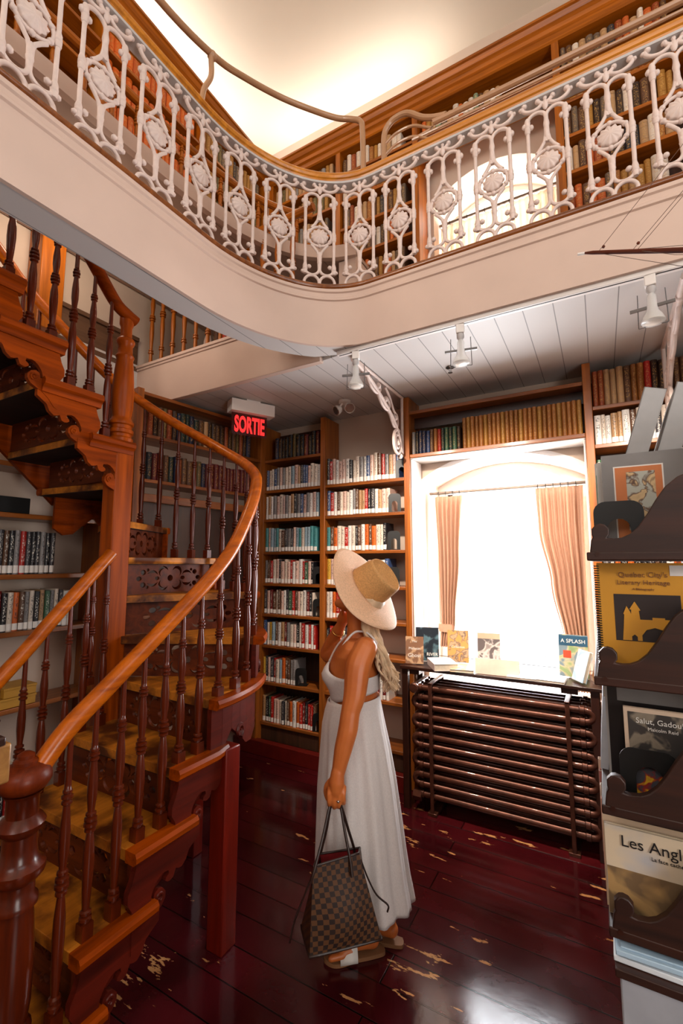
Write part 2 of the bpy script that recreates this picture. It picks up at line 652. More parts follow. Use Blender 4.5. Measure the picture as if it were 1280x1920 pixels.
def spine_material(name, tool):
    """cover colour comes from the book's own object colour; printing only on the spine"""
    m, t, b = nt(name)
    oi = N(t, 'ShaderNodeObjectInfo')
    tc = N(t, 'ShaderNodeTexCoord')
    sep = N(t, 'ShaderNodeSeparateXYZ')
    t.links.new(tc.outputs['Object'], sep.inputs[0])

    def rng(sock, lo, hi, e):
        r = N(t, 'ShaderNodeMapRange', interpolation_type='LINEAR')
        r.inputs[1].default_value, r.inputs[2].default_value = lo, lo + e
        t.links.new(sock, r.inputs[0])
        q = N(t, 'ShaderNodeMapRange', interpolation_type='LINEAR')
        q.inputs[1].default_value, q.inputs[2].default_value = hi, hi - e
        t.links.new(sock, q.inputs[0])
        k = N(t, 'ShaderNodeMath', operation='MULTIPLY')
        t.links.new(r.outputs[0], k.inputs[0])
        t.links.new(q.outputs[0], k.inputs[1])
        return k.outputs[0]

    def mul(a, c):
        k = N(t, 'ShaderNodeMath', operation='MULTIPLY')
        t.links.new(a, k.inputs[0])
        t.links.new(c, k.inputs[1])
        return k.outputs[0]
    mp = N(t, 'ShaderNodeMapping')
    mp.inputs['Scale'].default_value = (5.5, 0, 22) if not tool else (7, 0, 26)
    t.links.new(tc.outputs['Object'], mp.inputs[0])
    rn = N(t, 'ShaderNodeMath', operation='MULTIPLY', i_1=37.0)
    t.links.new(oi.outputs['Random'], rn.inputs[0])
    cb = N(t, 'ShaderNodeCombineXYZ')
    t.links.new(rn.outputs[0], cb.inputs[1])
    t.links.new(rn.outputs[0], cb.inputs[2])
    va = N(t, 'ShaderNodeVectorMath', operation='ADD')
    t.links.new(mp.outputs[0], va.inputs[0])
    t.links.new(cb.outputs[0], va.inputs[1])
    no = N(t, 'ShaderNodeTexNoise', i_Scale=1.0, i_Detail=1.0)
    t.links.new(va.outputs[0], no.inputs['Vector'])
    th = ramp(t, [(.55, (0, 0, 0, 1)), (.59, (1, 1, 1, 1))])
    t.links.new(no.outputs['Fac'], th.inputs[0])
    ax = N(t, 'ShaderNodeMath', operation='ABSOLUTE')
    t.links.new(sep.outputs[0], ax.inputs[0])
    mask = mul(rng(sep.outputs[2], .28 if not tool else .12, .93, .01), rng(ax.outputs[0], -.2, .30, .04))
    mask = mul(mask, rng(sep.outputs[1], -1, .04, .01))
    mask = mul(mask, th.outputs[0])
    ink = N(t, 'ShaderNodeMix', data_type='RGBA')
    if tool:
        ink.inputs[6].default_value = lin((214, 166, 84))
        ink.inputs[7].default_value = lin((214, 166, 84))
    else:
        ink.inputs[6].default_value = lin((30, 26, 30))
        ink.inputs[7].default_value = lin((232, 224, 210))
    t.links.new(oi.outputs['Alpha'], ink.inputs[0])
    mx = N(t, 'ShaderNodeMix', data_type='RGBA')
    k = N(t, 'ShaderNodeMath', operation='MULTIPLY', i_1=.72 if not tool else .5)
    t.links.new(mask, k.inputs[0])
    t.links.new(k.outputs[0], mx.inputs[0])
    t.links.new(oi.outputs['Color'], mx.inputs[6])
    t.links.new(ink.outputs[2], mx.inputs[7])
    t.links.new(mx.outputs[2], b.inputs['Base Color'])
    b.inputs['Roughness'].default_value = .35 if not tool else .5
    return m


M['cover'] = spine_material('printed_book_cover', False)
M['leather'] = spine_material('tooled_book_cover', True)
m, t, b = nt('cloth_book_cover')
oi = N(t, 'ShaderNodeObjectInfo')
t.links.new(oi.outputs['Color'], b.inputs['Base Color'])
b.inputs['Roughness'].default_value = .6
M['cloth_cover'] = m
M['pages'] = plain('paper_pages', (224, 210, 188), .9, var=.05, scale=60)
M['sticker'] = plain('spine_sticker', (240, 232, 224), .6, var=.01)
# ================================================================== the setting
YF, YW = 3.3, 3.55          # front of the bookcases on the window wall, the wall itself
XL = -2.73                  # front of the upper bookcases on the left wall
GZ = 3.34                   # gallery floor
CZ = 2.97                   # board ceiling under the gallery

fl = MB().box(-3.6, -3.5, -.1, 2.7, 4.0, 0).build('floor', M['floor'])
struct(fl)

# window wall with two arched openings and deep reveals
def arch_hole(x0, x1, z0, zs, zc, n=14):
    """opening with a segmental arch: spring zs, crown zc"""
    w, r = (x1 - x0) / 2, zc - zs
    R = (w * w + r * r) / (2 * r)
    a = math.degrees(math.asin(w / R))
    cx, cz = (x0 + x1) / 2, zc - R
    return [(x0, z0), (x1, z0)] + arc(cx, cz, R, 90 - a, 90 + a, n)

def outline_shift(o, d):
    return [(x + d, z) for x, z in o]

LOW = arch_hole(-1.225, -.065, .74, 2.31, 2.475)
UPP = arch_hole(-1.10, -.14, 3.60, 4.72, 4.94)
vs, fs = plate_mesh([[(-3.5, 0), (2.7, 0), (2.7, 6.3), (-3.5, 6.3)], LOW, UPP], .5, (0, YW + .25, 0), (1, 0, 0), (0, 0, 1))
struct(MB().add(vs, fs).build('wall_window', M['plaster_low'], smooth=30))
struct(MB().box(-3.6, -3.5, 0, -3.4, 3.55, 6.3).build('wall_left', M['plaster']))
vs, fs = plate_mesh([[(-3.5, 0), (4.05, 0), (4.05, 6.3), (-3.5, 6.3)], [(-1.0, 3.6), (1.8, 3.6), (1.8, 5.8), (-1.0, 5.8)], [(-.95, .85), (.35, .85), (.35, 2.55), (-.95, 2.55)]], .1, (2.65, 0, 0), (0, 1, 0), (0, 0, 1))  # low opening added to go with the side fill light
struct(MB().add(vs, fs).build('wall_right', M['plaster']))
vs, fs = plate_mesh([[(-3.6, 0), (2.7, 0), (2.7, 6.3), (-3.6, 6.3)], [(-2.95, 3.4), (-1.85, 3.4), (-1.85, 4.8), (-2.95, 4.8)], [(-.7, 3.6), (1.9, 3.6), (1.9, 5.8), (-.7, 5.8)]], .1, (0, -3.45, 0), (1, 0, 0), (0, 0, 1))  # left opening added to go with the gallery fill light
struct(MB().add(vs, fs).build('wall_back', M['plaster']))

# flat plaster ceiling just above the cornices
struct(MB().box(-3.6, -3.5, 6.1, 2.7, 4.05, 6.2).build('ceiling', M['ceil']))

# the gallery's edge in plan: along the left side, round the corner, along the window wall
CX, CY, AX, AY = -1.13, 1.52, .65, .88
gal = [(-1.84, -3.38), (-1.82, -.4), (-1.80, .5), (-1.785, 1.1)]
gal += [(CX - AX * math.cos(a), CY + AY * math.sin(a)) for a in [PI / 2 * i / 20 for i in range(21)]]
gal += [(-.6, CY + AY), (.6, CY + AY), (2.6, CY + AY)]

def offset_path(path, d):
    out = []
    P = [Vector(p) for p in path]
    for i, p in enumerate(P):
        a = (P[i] - P[i - 1]) if i else (P[1] - P[0])
        b = (P[i + 1] - P[i]) if i < len(P) - 1 else a
        t = (a.normalized() + b.normalized()).normalized()
        out.append((p.x + t.y * d, p.y - t.x * d))
    return out

inner = offset_path(gal, -.10)
hole_edge = [p for p in inner if .35 < p[1] < 2.36 and p[0] < -1.3]
hole = [(-3.38, .35), (hole_edge[0][0], .35)] + hole_edge + [(-1.37, 2.40), (-1.62, 2.43), (-3.38, 2.43)]
edge = offset_path(gal, .055)
slab = [(-3.45, -3.39)] + edge + [(2.6, 3.55), (-3.45, 3.55)]
vs, fs = plate_mesh([slab, hole], GZ - CZ, (0, 0, (GZ + CZ) / 2), (1, 0, 0), (0, 1, 0))
gs = MB().add(vs, fs).build('gallery_slab', [M['boards']], smooth=30)
struct(gs)

# fascia of the gallery: cream band with a small bead, painted
fas = [(.055, 2.965), (.075, 2.965), (.075, 3.25), (.085, 3.255), (.085, 3.268), (.078, 3.275), (.078, 3.30), (.088, 3.306), (.088, 3.325), (.055, 3.325)]
struct(tag(MB().sweep(fas, gal).build('trim_1', M['cream'], smooth=40), 'cream painted fascia band curving under the white iron gallery railing'))

# beam at the far edge of the stair opening
mb = MB()
mb.box(-3.4, 2.385, 2.955, -1.52, 2.43, 3.30)
mb.box(-3.4, 2.365, 3.30, -1.50, 2.46, 3.325)
mb.box(-3.4, 2.375, 3.28, -1.51, 2.44, 3.30)
struct(tag(mb.build('stair_beam', M['cream'], bevel=.004), 'cream beam under the turned balusters at the far edge of the stair opening'))

# dado on the left wall of the stair opening
mb = MB()
mb.box(-3.4, .0, 3.30, -3.385, 2.385, 3.56)
mb.box(-3.4, .0, 3.55, -3.37, 2.385, 3.585)
mb.box(-3.4, .0, 3.28, -3.375, 2.385, 3.32)
struct(tag(mb.build('trim_2', wood('dado_wood', (70, 46, 30), (120, 88, 64), 'y', .5), bevel=.003), 'dark wooden dado on the wall behind the stair'))
mb = MB().box(-3.4, 1.50, 3.25, -3.22, 1.66, 4.0)
struct(tag(mb.build('trim_3', M['honey_z'], bevel=.006), 'honey wood post on the wall behind the upper stair flight'))

# red painted plinth board along the bookcases by the window wall
struct(MB().box(-2.95, 3.22, 0, -1.29, 3.285, .115).build('baseboard_window', plain('red_plinth_paint', (104, 24, 18), .3, var=.1), bevel=.004))

# windows ----------------------------------------------------------
def window(idx, hole, ysash, zbot, label, sash):
    x0, x1 = hole[0][0], hole[1][0]
    zc = max(z for _, z in hole)
    zs = hole[2][1]
    root = thing('window_%d' % idx, None, None, ((x0 + x1) / 2, ysash, zbot))
    root['kind'] = 'structure'
    mb = MB()
    # frame: arched head panel with one tall pane opening
    a = sash
    inner = arch_hole(a[0], a[1], a[2], a[3], zc - .045)
    vs, fs = plate_mesh([[(x0 - .02, zbot), (x1 + .02, zbot), (x1 + .02, zc + .02), (x0 - .02, zc + .02)], inner], .05, (0, ysash, 0), (1, 0, 0), (0, 0, 1))
    mb.add(vs, fs)
    for (p, q, r, s) in ((a[0], a[0] + .05, a[2], a[3]), (a[1] - .05, a[1], a[2], a[3])):
        mb.box(p, ysash - .045, r, q, ysash - .02, s)
    mb.box(a[0], ysash - .045, a[3] - .05, a[1], ysash - .02, a[3])
    mb.box(a[0], ysash - .045, a[2], a[1], ysash - .02, a[2] + .05)
    fr = mb.build('window_frame', M['white'], root, bevel=.003)
    MB().prism(inner, (0, ysash, 0), (1, 0, 0), (0, 0, 1), .008).build('pane', M['pane'], root)
    MB().box(x0 - .03, YW - .03, zbot - .03, x1 + .03, ysash + .02, zbot).build('window_sill', M['white'], root, bevel=.004)
    return root

window(1, LOW, 3.92, .745, '', (-1.14, -.13, .80, 2.24))
window(2, UPP, 3.92, 3.61, '', (-1.06, -.18, 3.66, 4.68))

# casing round the lower arch
LO = arch_hole(-1.262, -.028, .93, 2.325, 2.515)
LI = arch_hole(-1.225, -.065, .93, 2.31, 2.475)
vs, fs = plate_mesh([LO, LI], .02, (0, YW - .011, 0), (1, 0, 0), (0, 0, 1))
struct(MB().add(vs, fs).build('trim_4', M['white'], smooth=30))

for x0, x1 in ((-1.263, -1.251), (-.059, -.047)):
    struct(MB().box(x0, YF + .03, .945, x1, YW - .02, 2.458).build('trim_7' if x0 < -1 else 'trim_8', M['white']))

# ================================================================== gallery railing of white iron
rail_root = thing('gallery_railing', 'white cast iron gallery railing with honey coloured wooden handrail curving round the upper floor', 'railing', (-1.2, 1.6, GZ))
hand = [(-.05, 4.085), (.045, 4.085), (.05, 4.098), (.058, 4.104), (.062, 4.118), (.052, 4.128), (.05, 4.142), (.036, 4.160), (.0, 4.168), (-.036, 4.160), (-.052, 4.142), (-.058, 4.118), (-.055, 4.10)]
MB().sweep(hand, gal).build('handrail', wood('golden_handrail_wood', (158, 88, 14), (226, 146, 40), 'x', .32, coat=.2), rail_root, smooth=30)
MB().sweep([(-.03, 4.072), (.05, 4.072), (.05, 4.086), (-.03, 4.086)], gal).build('top_plate', M['greyiron'], rail_root)
nose = [(-.05, 3.325)] + [(.050 + .040 * math.cos(a), 3.345 + .026 * math.sin(a)) for a in [-PI / 2 + PI * i / 8 for i in range(9)]] + [(-.05, 3.371)]
MB().sweep(nose, gal).build('base_rail', wood('nosing_wood', (84, 40, 14), (150, 84, 34), 'x', .25), rail_root, smooth=50)

def iron_panel_mb():
    """one casting, local x across, z up from the base rail, y its thickness"""
    b = MB()
    def p3(pts):
        return [(x, 0, z) for x, z in pts]
    r = .0094
    for s in (-1, 1):
        pass
        # lower loop, outer rod, upper arch and centre stem in one run
        loop = [(s * .006, .232), (s * .004, .18)] + arc(s * .0435, .118, .0415, 180 if s > 0 else 0, 360 if s > 0 else -180, 12)
        loop += [(s * .086, .2), (s * .0865, .36), (s * .086, .53)]
        loop += arc(s * .0435, .580, .0425, 0 if s > 0 else 180, 180 if s > 0 else 0, 12)
        loop += [(s * .003, .52), (s * .006, .465)]
        b.tube(p3(loop), r, 8)
        for z in (.118, .358, .565):
            b.ball((s * .086, 0, z), .0165, 8)
            b.lathe([(.011, z - .035), (.015, z - .02), (.0125, z), (.015, z + .02), (.010, z + .04)], 8, (s * .086, 0, 0))
        b.ball((s * .062, 0, .135), .014, 8)
        b.ball((s * .100, 0, .570), .0125, 8)
        b.ball((s * .068, 0, .556), .0115, 8)
        b.ball((s * .1, 0, .10), .0125, 8)
        # stem fork into the ring
        b.tube(p3([(s * .004, .21), (s * .012, .245), (s * .03, .272), (s * .05, .296)]), .0085, 8)
        b.tube(p3([(s * .004, .505), (s * .012, .47), (s * .03, .444), (s * .05, .42)]), .0085, 8)
        # top scroll up to the handrail
        sc_ = [(s * .010, .672), (s * .028, .652), (s * .055, .643), (s * .085, .651), (s * .105, .672), (s * .103, .692)]
        b.tube([Vector((q.x, 0, q.z)) for q in smooth_path(p3(sc_), 4)], .0095, 8)
        b.ball((s * .097, 0, .693), .0150, 8)
        b.ball((s * .114, 0, .682), .0110, 8)
        b.ball((s * .034, 0, .690), .0135, 8)
        b.tube(p3([(s * .004, .655), (s * .02, .672), (s * .034, .690)]), [.009, .010, .009], 8)
    b.ball((0, 0, .655), .018, 8, sc=(.8, .6, 1.9))
    b.ball((0, 0, .695), .011, 8, sc=(.9, .7, 1.2))
    b.lathe([(.006, .42 + .05), (.014, .49), (.010, .52), (.015, .545), (.008, .58)], 8)
    b.lathe([(.008, .14), (.015, .17), (.010, .19), (.014, .215), (.008, .24)], 8)
    ring = arc(0, .358, .071, 0, 360, 28)[:-1]
    b.tube(p3(ring), .0085, 8, closed=True)
    for a in range(0, 360, 60):
        b.ball((.071 * math.cos(math.radians(a + 30)), 0, .358 + .071 * math.sin(math.radians(a + 30))), .0135, 8)
    def remap(z):
        if z < .0765:
            return z * .0235 / .0765
        if z < .44:
            return z - .053
        if z < .58:
            return .387 + (z - .44) * (.58 - .387) / .14
        return z
    for p in b.v:
        p.x *= 1.05
        p.z = .052 + remap(p.z) * .925
    for s in (-1, 1):
        b.tube(p3(arc(s * .049, .022, .047, -20, 200, 14)), .0095, 8)
    return b

def shell_mb():
    b = MB()
    rings = []
    nseg = 44
    for fr in (0, .35, .7, .9, 1.0):
        ringf = []
        for k in range(nseg):
            a = 2 * PI * k / nseg
            sc_ = 1 + .075 * math.cos(11 * a) * fr
            rr = .050 * fr * sc_
            y = -.017 * (1 - fr ** 2.2) - .004 * math.cos(11 * a) * fr * (1 - fr * .5) - .004
            ringf.append(Vector((rr * math.cos(a), y, .358 + rr * math.sin(a) * 1.05)))
        rings.append(ringf)
    back = [Vector((p.x, .012, p.z)) for p in rings[-1]]
    rings.append(back)
    rings[0] = [Vector((p.x + .001 * math.cos(i * .14), p.y, p.z + .001 * math.sin(i * .14))) for i, p in enumerate(rings[0])]
    b.loft(rings)
    return b

PANEL = iron_panel_mb().mesh('iron_panel', [M['iron']], smooth=50)
def _sh():
    b = shell_mb()
    for p in b.v:
        p.x *= 1.06
        p.z = .052 + (p.z - .053) * .925
    return b
SHELL = _sh().mesh('shell_rosette', [M['iron']], smooth=60, fix=True)

def along(path, s):
    P = [Vector((p[0], p[1], 0)) for p in path]
    for a, b in zip(P, P[1:]):
        L = (b - a).length
        if s <= L:
            return a + (b - a) * (s / L), (b - a).normalized()
        s -= L
    return P[-1], (P[-1] - P[-2]).normalized()

def path_len_to(path, x=None, y=None):
    s = 0
    P = [Vector((p[0], p[1], 0)) for p in path]
    for a, b in zip(P, P[1:]):
        if y is not None and a.y <= y <= b.y and b.y > a.y:
            return s + (b - a).length * (y - a.y) / (b.y - a.y)
        s += (b - a).length
    return s

s0 = path_len_to(gal, y=1.0)
first = True
for i in range(-4, 15):
    p, d = along(gal, s0 + i * .2735)
    o = bpy.data.objects.new('iron_panel', PANEL)
    C.objects.link(o)
    o.parent = rail_root
    o.location = p + Vector((d.y, -d.x, 0)) * .036 + Vector((0, 0, 3.371)) - Vector(WL['gallery_railing'])
    o.rotation_euler = (0, 0, math.atan2(d.y, d.x))
    sh = bpy.data.objects.new('shell_rosette', SHELL)
    C.objects.link(sh)
    sh.parent = o

# pipe guard rails standing on the handrail
ptube = plain('tan_pipe', (176, 132, 96), .35, var=.04, coat=.3)
g1 = thing('pipe_guard_rail', 'tan painted pipe guard rail rising above the left side of the gallery handrail', 'railing', (-1.76, 1.5, 4.16))
pts = [(-1.80, -1.5, 4.47), (-1.79, .6, 4.47), (-1.775, 1.25, 4.46), (-1.76, 1.62, 4.52), (-1.73, 1.85, 4.60), (-1.64, 2.10, 4.66), (-1.50, 2.28, 4.66), (-1.38, 2.36, 4.62), (-1.28, 2.39, 4.585), (-1.22, 2.395, 4.54), (-1.205, 2.395, 4.46), (-1.20, 2.395, 4.16)]
MB().tube(smooth_path(pts, 6), .018, 12).build('top_pipe', ptube, g1)
MB().tube(smooth_path([(-1.76, 1.60, 4.50), (-1.775, 1.62, 4.40), (-1.785, 1.58, 4.28), (-1.78, 1.56, 4.16)], 5), .015, 10).build('support_post', ptube, g1)
MB().ball((-1.762, 1.61, 4.51), .027, 12).build('joint_collar', ptube, g1)
g2 = thing('pipe_guard_rail', 'three-bar pipe guard rail above the gallery handrail along the window side', 'railing', (.5, 2.4, 4.16))
def grail(zs, x0, name, r):
    p = [(x0, 2.4, 4.15), (x0, 2.4, zs - .10), (x0 + .015, 2.4, zs - .03), (x0 + .07, 2.4, zs + .012), (x0 + .16, 2.4, zs + .005), (x0 + .27, 2.4, zs - .085), (x0 + .40, 2.4, zs - .135), (x0 + .60, 2.4, zs - .15), (2.55, 2.4, zs - .15)]
    MB().tube(smooth_path(p, 6), r, 10).build(name, ptube, g2)
grail(4.425, -1.055, 'top_pipe', .018)
def bar2(z0, name, xe):
    p = [(-1.05, 2.4, z0 - .02), (-.97, 2.4, z0 + .02), (-.86, 2.4, z0 + .015), (-.74, 2.4, z0 - .06), (-.6, 2.4, z0 - .085)]
    if xe > 0:
        p.append((xe, 2.4, z0 - .085))
    MB().tube(smooth_path(p, 6), .009, 8).build(name, ptube, g2)
bar2(4.31, 'middle_bar', 2.5)
bar2(4.235, 'middle_bar', 0)

# ================================================================== raised landing of boards on the left of the upper floor
lp = [(-2.30, .0), (-2.22, .9), (-2.20, 1.5), (-2.16, 2.0), (-2.08, 2.33), (-1.93, 2.60), (-1.72, 2.78), (-1.50, 2.86)]
lp = [(p.x, p.y) for p in smooth_path([(a, b, 0) for a, b in lp], 5)]
poly = [(-3.38, .0)] + lp + [(-1.50, 3.54), (-3.38, 3.54)]
vs, fs = plate_mesh([poly], .03, (0, 0, 4.01), (1, 0, 0), (0, 1, 0))
land = MB().add(vs, fs)
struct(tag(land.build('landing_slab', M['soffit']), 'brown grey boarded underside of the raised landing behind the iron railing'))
struct(tag(MB().sweep([(-.03, 4.025), (-.03, 3.985), (.012, 3.985), (.012, 4.085), (-.03, 4.085)], lp).build('trim_5', M['cream']), 'cream edge board of the raised landing'))
struct(tag(MB().box(-1.66, 2.87, 3.34, -1.505, 3.28, 3.99).build('trim_6', M['cream'], bevel=.004), 'cream boxed support at the end of the raised landing'))
lr = thing('landing_railing', 'low honey wood railing with turned balusters on the raised landing behind the iron railing', 'railing', (-2.2, 1.5, 4.085))
off = offset_path(lp, -.03)
zz = 4.36
MB().tube([(x, y, zz) for x, y in off if y < 2.75], .026, 10).build('handrail', M['honey_y'], lr)

def baluster_prof(h, r=.017):
    p = []
    def bead(z, rr=1.25, w=.008):
        return [(r * .75, z - w), (r * rr, z - w * .5), (r * rr, z + w * .5), (r * .75, z + w)]
    p += [(r * .85, 0), (r * .85, .02)]
    p += bead(h * .14) + bead(h * .14 + .022, 1.1)
    p += [(r * .7, h * .2), (r * 1.05, h * .36), (r * .9, h * .47)]
    p += bead(h * .51, 1.3) + bead(h * .51 + .02, 1.4) + bead(h * .51 + .04, 1.2)
    p += [(r * .8, h * .6), (r * 1.1, h * .68), (r * .72, h * .80)]
    p += bead(h * .84, 1.2, .007) + bead(h * .84 + .018, 1.1, .007)
    p += [(r * .6, h * .9), (r * .5, h)]
    return p

low_b = MB().lathe(baluster_prof(.27, .014), 10).mesh('baluster', [M['honey_z']], smooth=50)
s = .25
while True:
    p, d = along(off, s)
    if p.y > 2.7 or s > 4:
        break
    o = bpy.data.objects.new('baluster', low_b)
    C.objects.link(o)
    o.parent = lr
    o.location = p + Vector((0, 0, 4.07)) - Vector((-2.2, 1.5, 4.085))
    s += .155

# balusters on the beam at the far edge of the stair opening
br_ = thing('stair_opening_guard', 'row of honey wood turned balusters standing on the cream beam beside the stair', 'railing', (-2.4, 2.43, 3.325))
bb = MB().lathe(baluster_prof(.80, .019), 10).mesh('baluster', [M['honey_z']], smooth=50)
for i in range(12):
    o = bpy.data.objects.new('baluster', bb)
    C.objects.link(o)
    o.parent = br_
    o.location = (-3.26 + i * .135 + 2.4, -.01, -.002)
MB().tube([(-3.36, 2.42, 4.11), (-1.60, 2.42, 4.11)], .028, 10).build('handrail', M['honey_x'], br_)

# ================================================================== bookcases
def shelf_bar(mb, x0, x1, y0, y1, z, t=.028):
    mb.box(x0, y0, z - t, x1, y1, z)

def bookcase(name, label, bays, shelves, z1, yf, yb, z0=0, ux=.05, mats=('case_x', 'case_z'), up_z=None, cat='bookcase'):
    """case against the window wall: bays = list of upright centre x ; shelves per bay"""
    root = thing(name, label, cat, ((bays[0] + bays[-1]) / 2, yf, z0))
    for i, x in enumerate(bays):
        zt = up_z[i] if up_z else z1
        MB().box(x - ux / 2, yf, z0, x + ux / 2, yb, zt).build('upright', M[mats[1]], root, bevel=.004)
    for i in range(len(bays) - 1):
        for z in shelves[i]:
            MB().box(bays[i] + ux / 2, yf + .005, z - .026, bays[i + 1] - ux / 2, yb - .012, z).build('shelf', M[mats[0]], root, bevel=.003)
    return root

Zr = [.25, .595, .915, 1.19, 1.465, 1.75, 2.05, 2.32]
bk1 = bookcase('bookcase', 'tall brown bookcase of two bays between the corner and the window', [-2.74, -2.07, -1.29], [Zr + [2.61], Zr], 2.95, YF, YW - .005, up_z=[2.94, 2.93, 2.965])
MB().box(-2.715, YW - .02, 0, -2.095, YW - .006, 2.90).build('back_panel', M['case_back'], bk1)
MB().box(-2.045, YW - .02, 0, -1.315, YW - .006, 2.32).build('back_panel', M['plaster_low'], bk1)
MB().box(-2.715, YF + .02, .10, -2.095, YF + .04, .222).build('plinth', M['case_back'], bk1)
MB().box(-2.045, YF + .02, .10, -1.315, YF + .04, .222).build('plinth', M['case_back'], bk1)

# two shelves bridging over the window
ow = thing('bridging_shelf', 'two brown shelves bridging the arched window between the bookcases', 'shelf', (-.655, YF, 2.49))
for z, yb in ((2.495, YW - .005), (2.845, YW - .005)):
    MB().box(-1.263, YF + .003, z - .026, -.046, yb, z).build('shelf', M['case_x'], ow, bevel=.003)
MB().box(-1.263, YF + .02, 2.462, -.046, YW - .005, 2.4685).build('shelf_underside', M['white'], ow)
MB().box(-1.263, YF + .12, 2.73, -.046, YF + .135, 2.818).build('back_rail', M['dark_x'], ow)

Z2 = [.25, .6, .95, 1.25, 1.55, 1.83, 2.115, 2.41, 2.665]
bk2 = bookcase('bookcase', 'tall brown bookcase right of the window behind the display rack', [-.02, 1.10], [Z2], 2.95, YF, YW - .005, up_z=[2.965, 2.96])
MB().box(.005, YW - .02, 0, 1.075, YW - .006, 2.90).build('back_panel', M['case_back'], bk2)

# upper floor, window wall
Zu = [3.50, 3.79, 4.08, 4.38, 4.66, 4.93, 5.205]
ub = bookcase('gallery_bookcase', 'honey wood bookcase of the upper floor running along the window wall', [-2.70, -1.92, -1.17, -.09, .72, 1.6], [Zu, Zu, [5.205], Zu, Zu], 5.45, YF, YW - .005, z0=GZ, mats=('honey_x', 'honey_z'))
for a, b in ((-2.675, -1.945), (-1.895, -1.195), (-.065, .695), (.745, 1.575)):
    MB().box(a, YW - .02, GZ, b, YW - .006, 5.44).build('back_panel', M['case_back'], ub)
MB().box(-1.145, YF + .02, 4.985, -.115, YF + .035, 5.18).build('over_window_panel', M['cream'], ub)
MB().box(-1.145, YW - .02, 5.205, -.115, YW - .006, 5.44).build('back_panel', M['case_back'], ub)
corn = [(-.24, 5.43), (0, 5.43), (.012, 5.44), (.012, 5.485), (.03, 5.495), (.038, 5.52), (.06, 5.535), (.075, 5.565), (.09, 5.57), (.09, 5.59), (-.24, 5.59)]
MB().sweep(corn, [(XL, YF), (2.2, YF)]).build('cornice', M['honey_x'], ub, smooth=25)
# upper floor, left wall
Zl = [4.03, 4.33, 4.61, 4.89, 5.16]
lb = thing('gallery_bookcase', 'honey wood bookcase of the upper floor running along the left wall behind the low railing', 'bookcase', (XL, 1.6, 4.025))
for y in (-.6, .7, 1.56, 2.42, 3.27):
    MB().box(-2.97, y - .025, 4.025, XL, y + .025, 5.45).build('upright', M['honey_z'], lb, bevel=.003)
ys = (-.6, .7, 1.56, 2.42, 3.27)
for a, b in zip(ys, ys[1:]):
    for z in (Zl if a > .5 else [4.03, 4.47, 4.93]):
        MB().box(-2.965, a + .025, z - .024, XL - .005, b - .025, z).build('shelf', M['honey_y'], lb, bevel=.003)
    MB().box(-2.97, a + .025, 4.025, -2.955, b - .025, 5.44).build('back_panel', M['case_back'], lb)
MB().sweep(corn, [(XL, -1.5), (XL, YF)]).build('cornice', M['honey_y'], lb, smooth=25)

# lower floor, left side: a case running slightly askew from the corner, then one along the wall
ANG = math.radians(-9.0)
def askew(s, d, z):
    """s metres from the corner towards the camera along the front of the case, d behind the front"""
    return Vector((-2.72 - math.sin(-ANG) * s - math.cos(ANG) * d, 3.28 - math.cos(ANG) * s + math.sin(-ANG) * d, z))
La = 1.20
sa = askew(La / 2, 0, 0)
lc = thing('bookcase', 'brown bookcase on the left wall behind the winding stair', 'bookcase', tuple(sa), PI / 2 + ANG)
WL[lc.name] = (0, 0, 0)
# local frame: x along the wall away from the camera, -y towards the room
h2 = La / 2
for x in (-h2, h2):
    MB().box(x - .025, 0, 0, x + .025, .24, 2.95).build('upright', M['case_z'], lc, local=True, bevel=.003)
for z in (.30, .62, .95, 1.27, 2.27, 2.61, 2.93):
    MB().box(-h2 + .025, .004, z - .026, h2 - .025, .23, z).build('shelf', M['case_x'], lc, local=True, bevel=.003)
MB().box(-h2, .23, 0, h2, .24, 2.93).build('back_panel', M['plaster_low'], lc, local=True)
MB().box(-h2 + .025, .06, 1.27, h2 - .025, .075, 2.10).build('wall_panel', M['dark_z'], lc, local=True)
MB().box(-h2 + .025, .01, 2.10, h2 - .025, .05, 2.16).build('rail', M['case_x'], lc, local=True, bevel=.003)

XB = -3.12
l2 = thing('bookcase', 'brown bookcase low on the left wall below the upper stair flight', 'bookcase', (XB, .8, 0))
for y in (-.5, 2.02):
    MB().box(-3.37, y - .025, 0, XB, y + .025, 2.3).build('upright', M['case_z'], l2, bevel=.003)
for z in (.78, 1.232, 1.578, 1.955, 2.27):
    MB().box(-3.365, -.475, z - .03, XB, 1.995, z).build('shelf', M['case_y'], l2, bevel=.003)
MB().box(-3.38, -.48, 0, -3.37, 2.0, 2.3).build('back_panel', M['plaster_low'], l2)
MB().box(-3.365, -.475, .0, XB - .03, 1.995, .10).build('plinth', M['case_y'], l2)
# ================================================================== winding staircase
RISE = .21
NX, NY = -2.30, 1.54
st = thing('winding_staircase', 'winding varnished wooden staircase with turned balusters and carved fretwork', 'staircase', (NX, NY, 0))

def outer_r(a):
    """outer radius of the winders at angle a degrees"""
    return .80 if a <= 60 else .80 - .11 * min(1, (a - 60) / 80)

def winder(k):
    """(inner point, outer point) of the nosing line of step k"""
    if k <= 4:
        y = [0, .765, .95, 1.135, 1.315][k]
        return Vector((-2.27, y, 0)), Vector((-1.50, y, 0))
    if k <= 11:
        a = math.radians((k - 5) * 30 - 2)
        r = outer_r((k - 5) * 30)
        return Vector((NX + .05 * math.cos(a), NY + .05 * math.sin(a), 0)), Vector((NX + r * math.cos(a), NY + r * math.sin(a), 0))
    y = 1.577 - .2 * (k - 11)
    return Vector((-2.25, y, 0)), Vector((-3.08, y, 0))

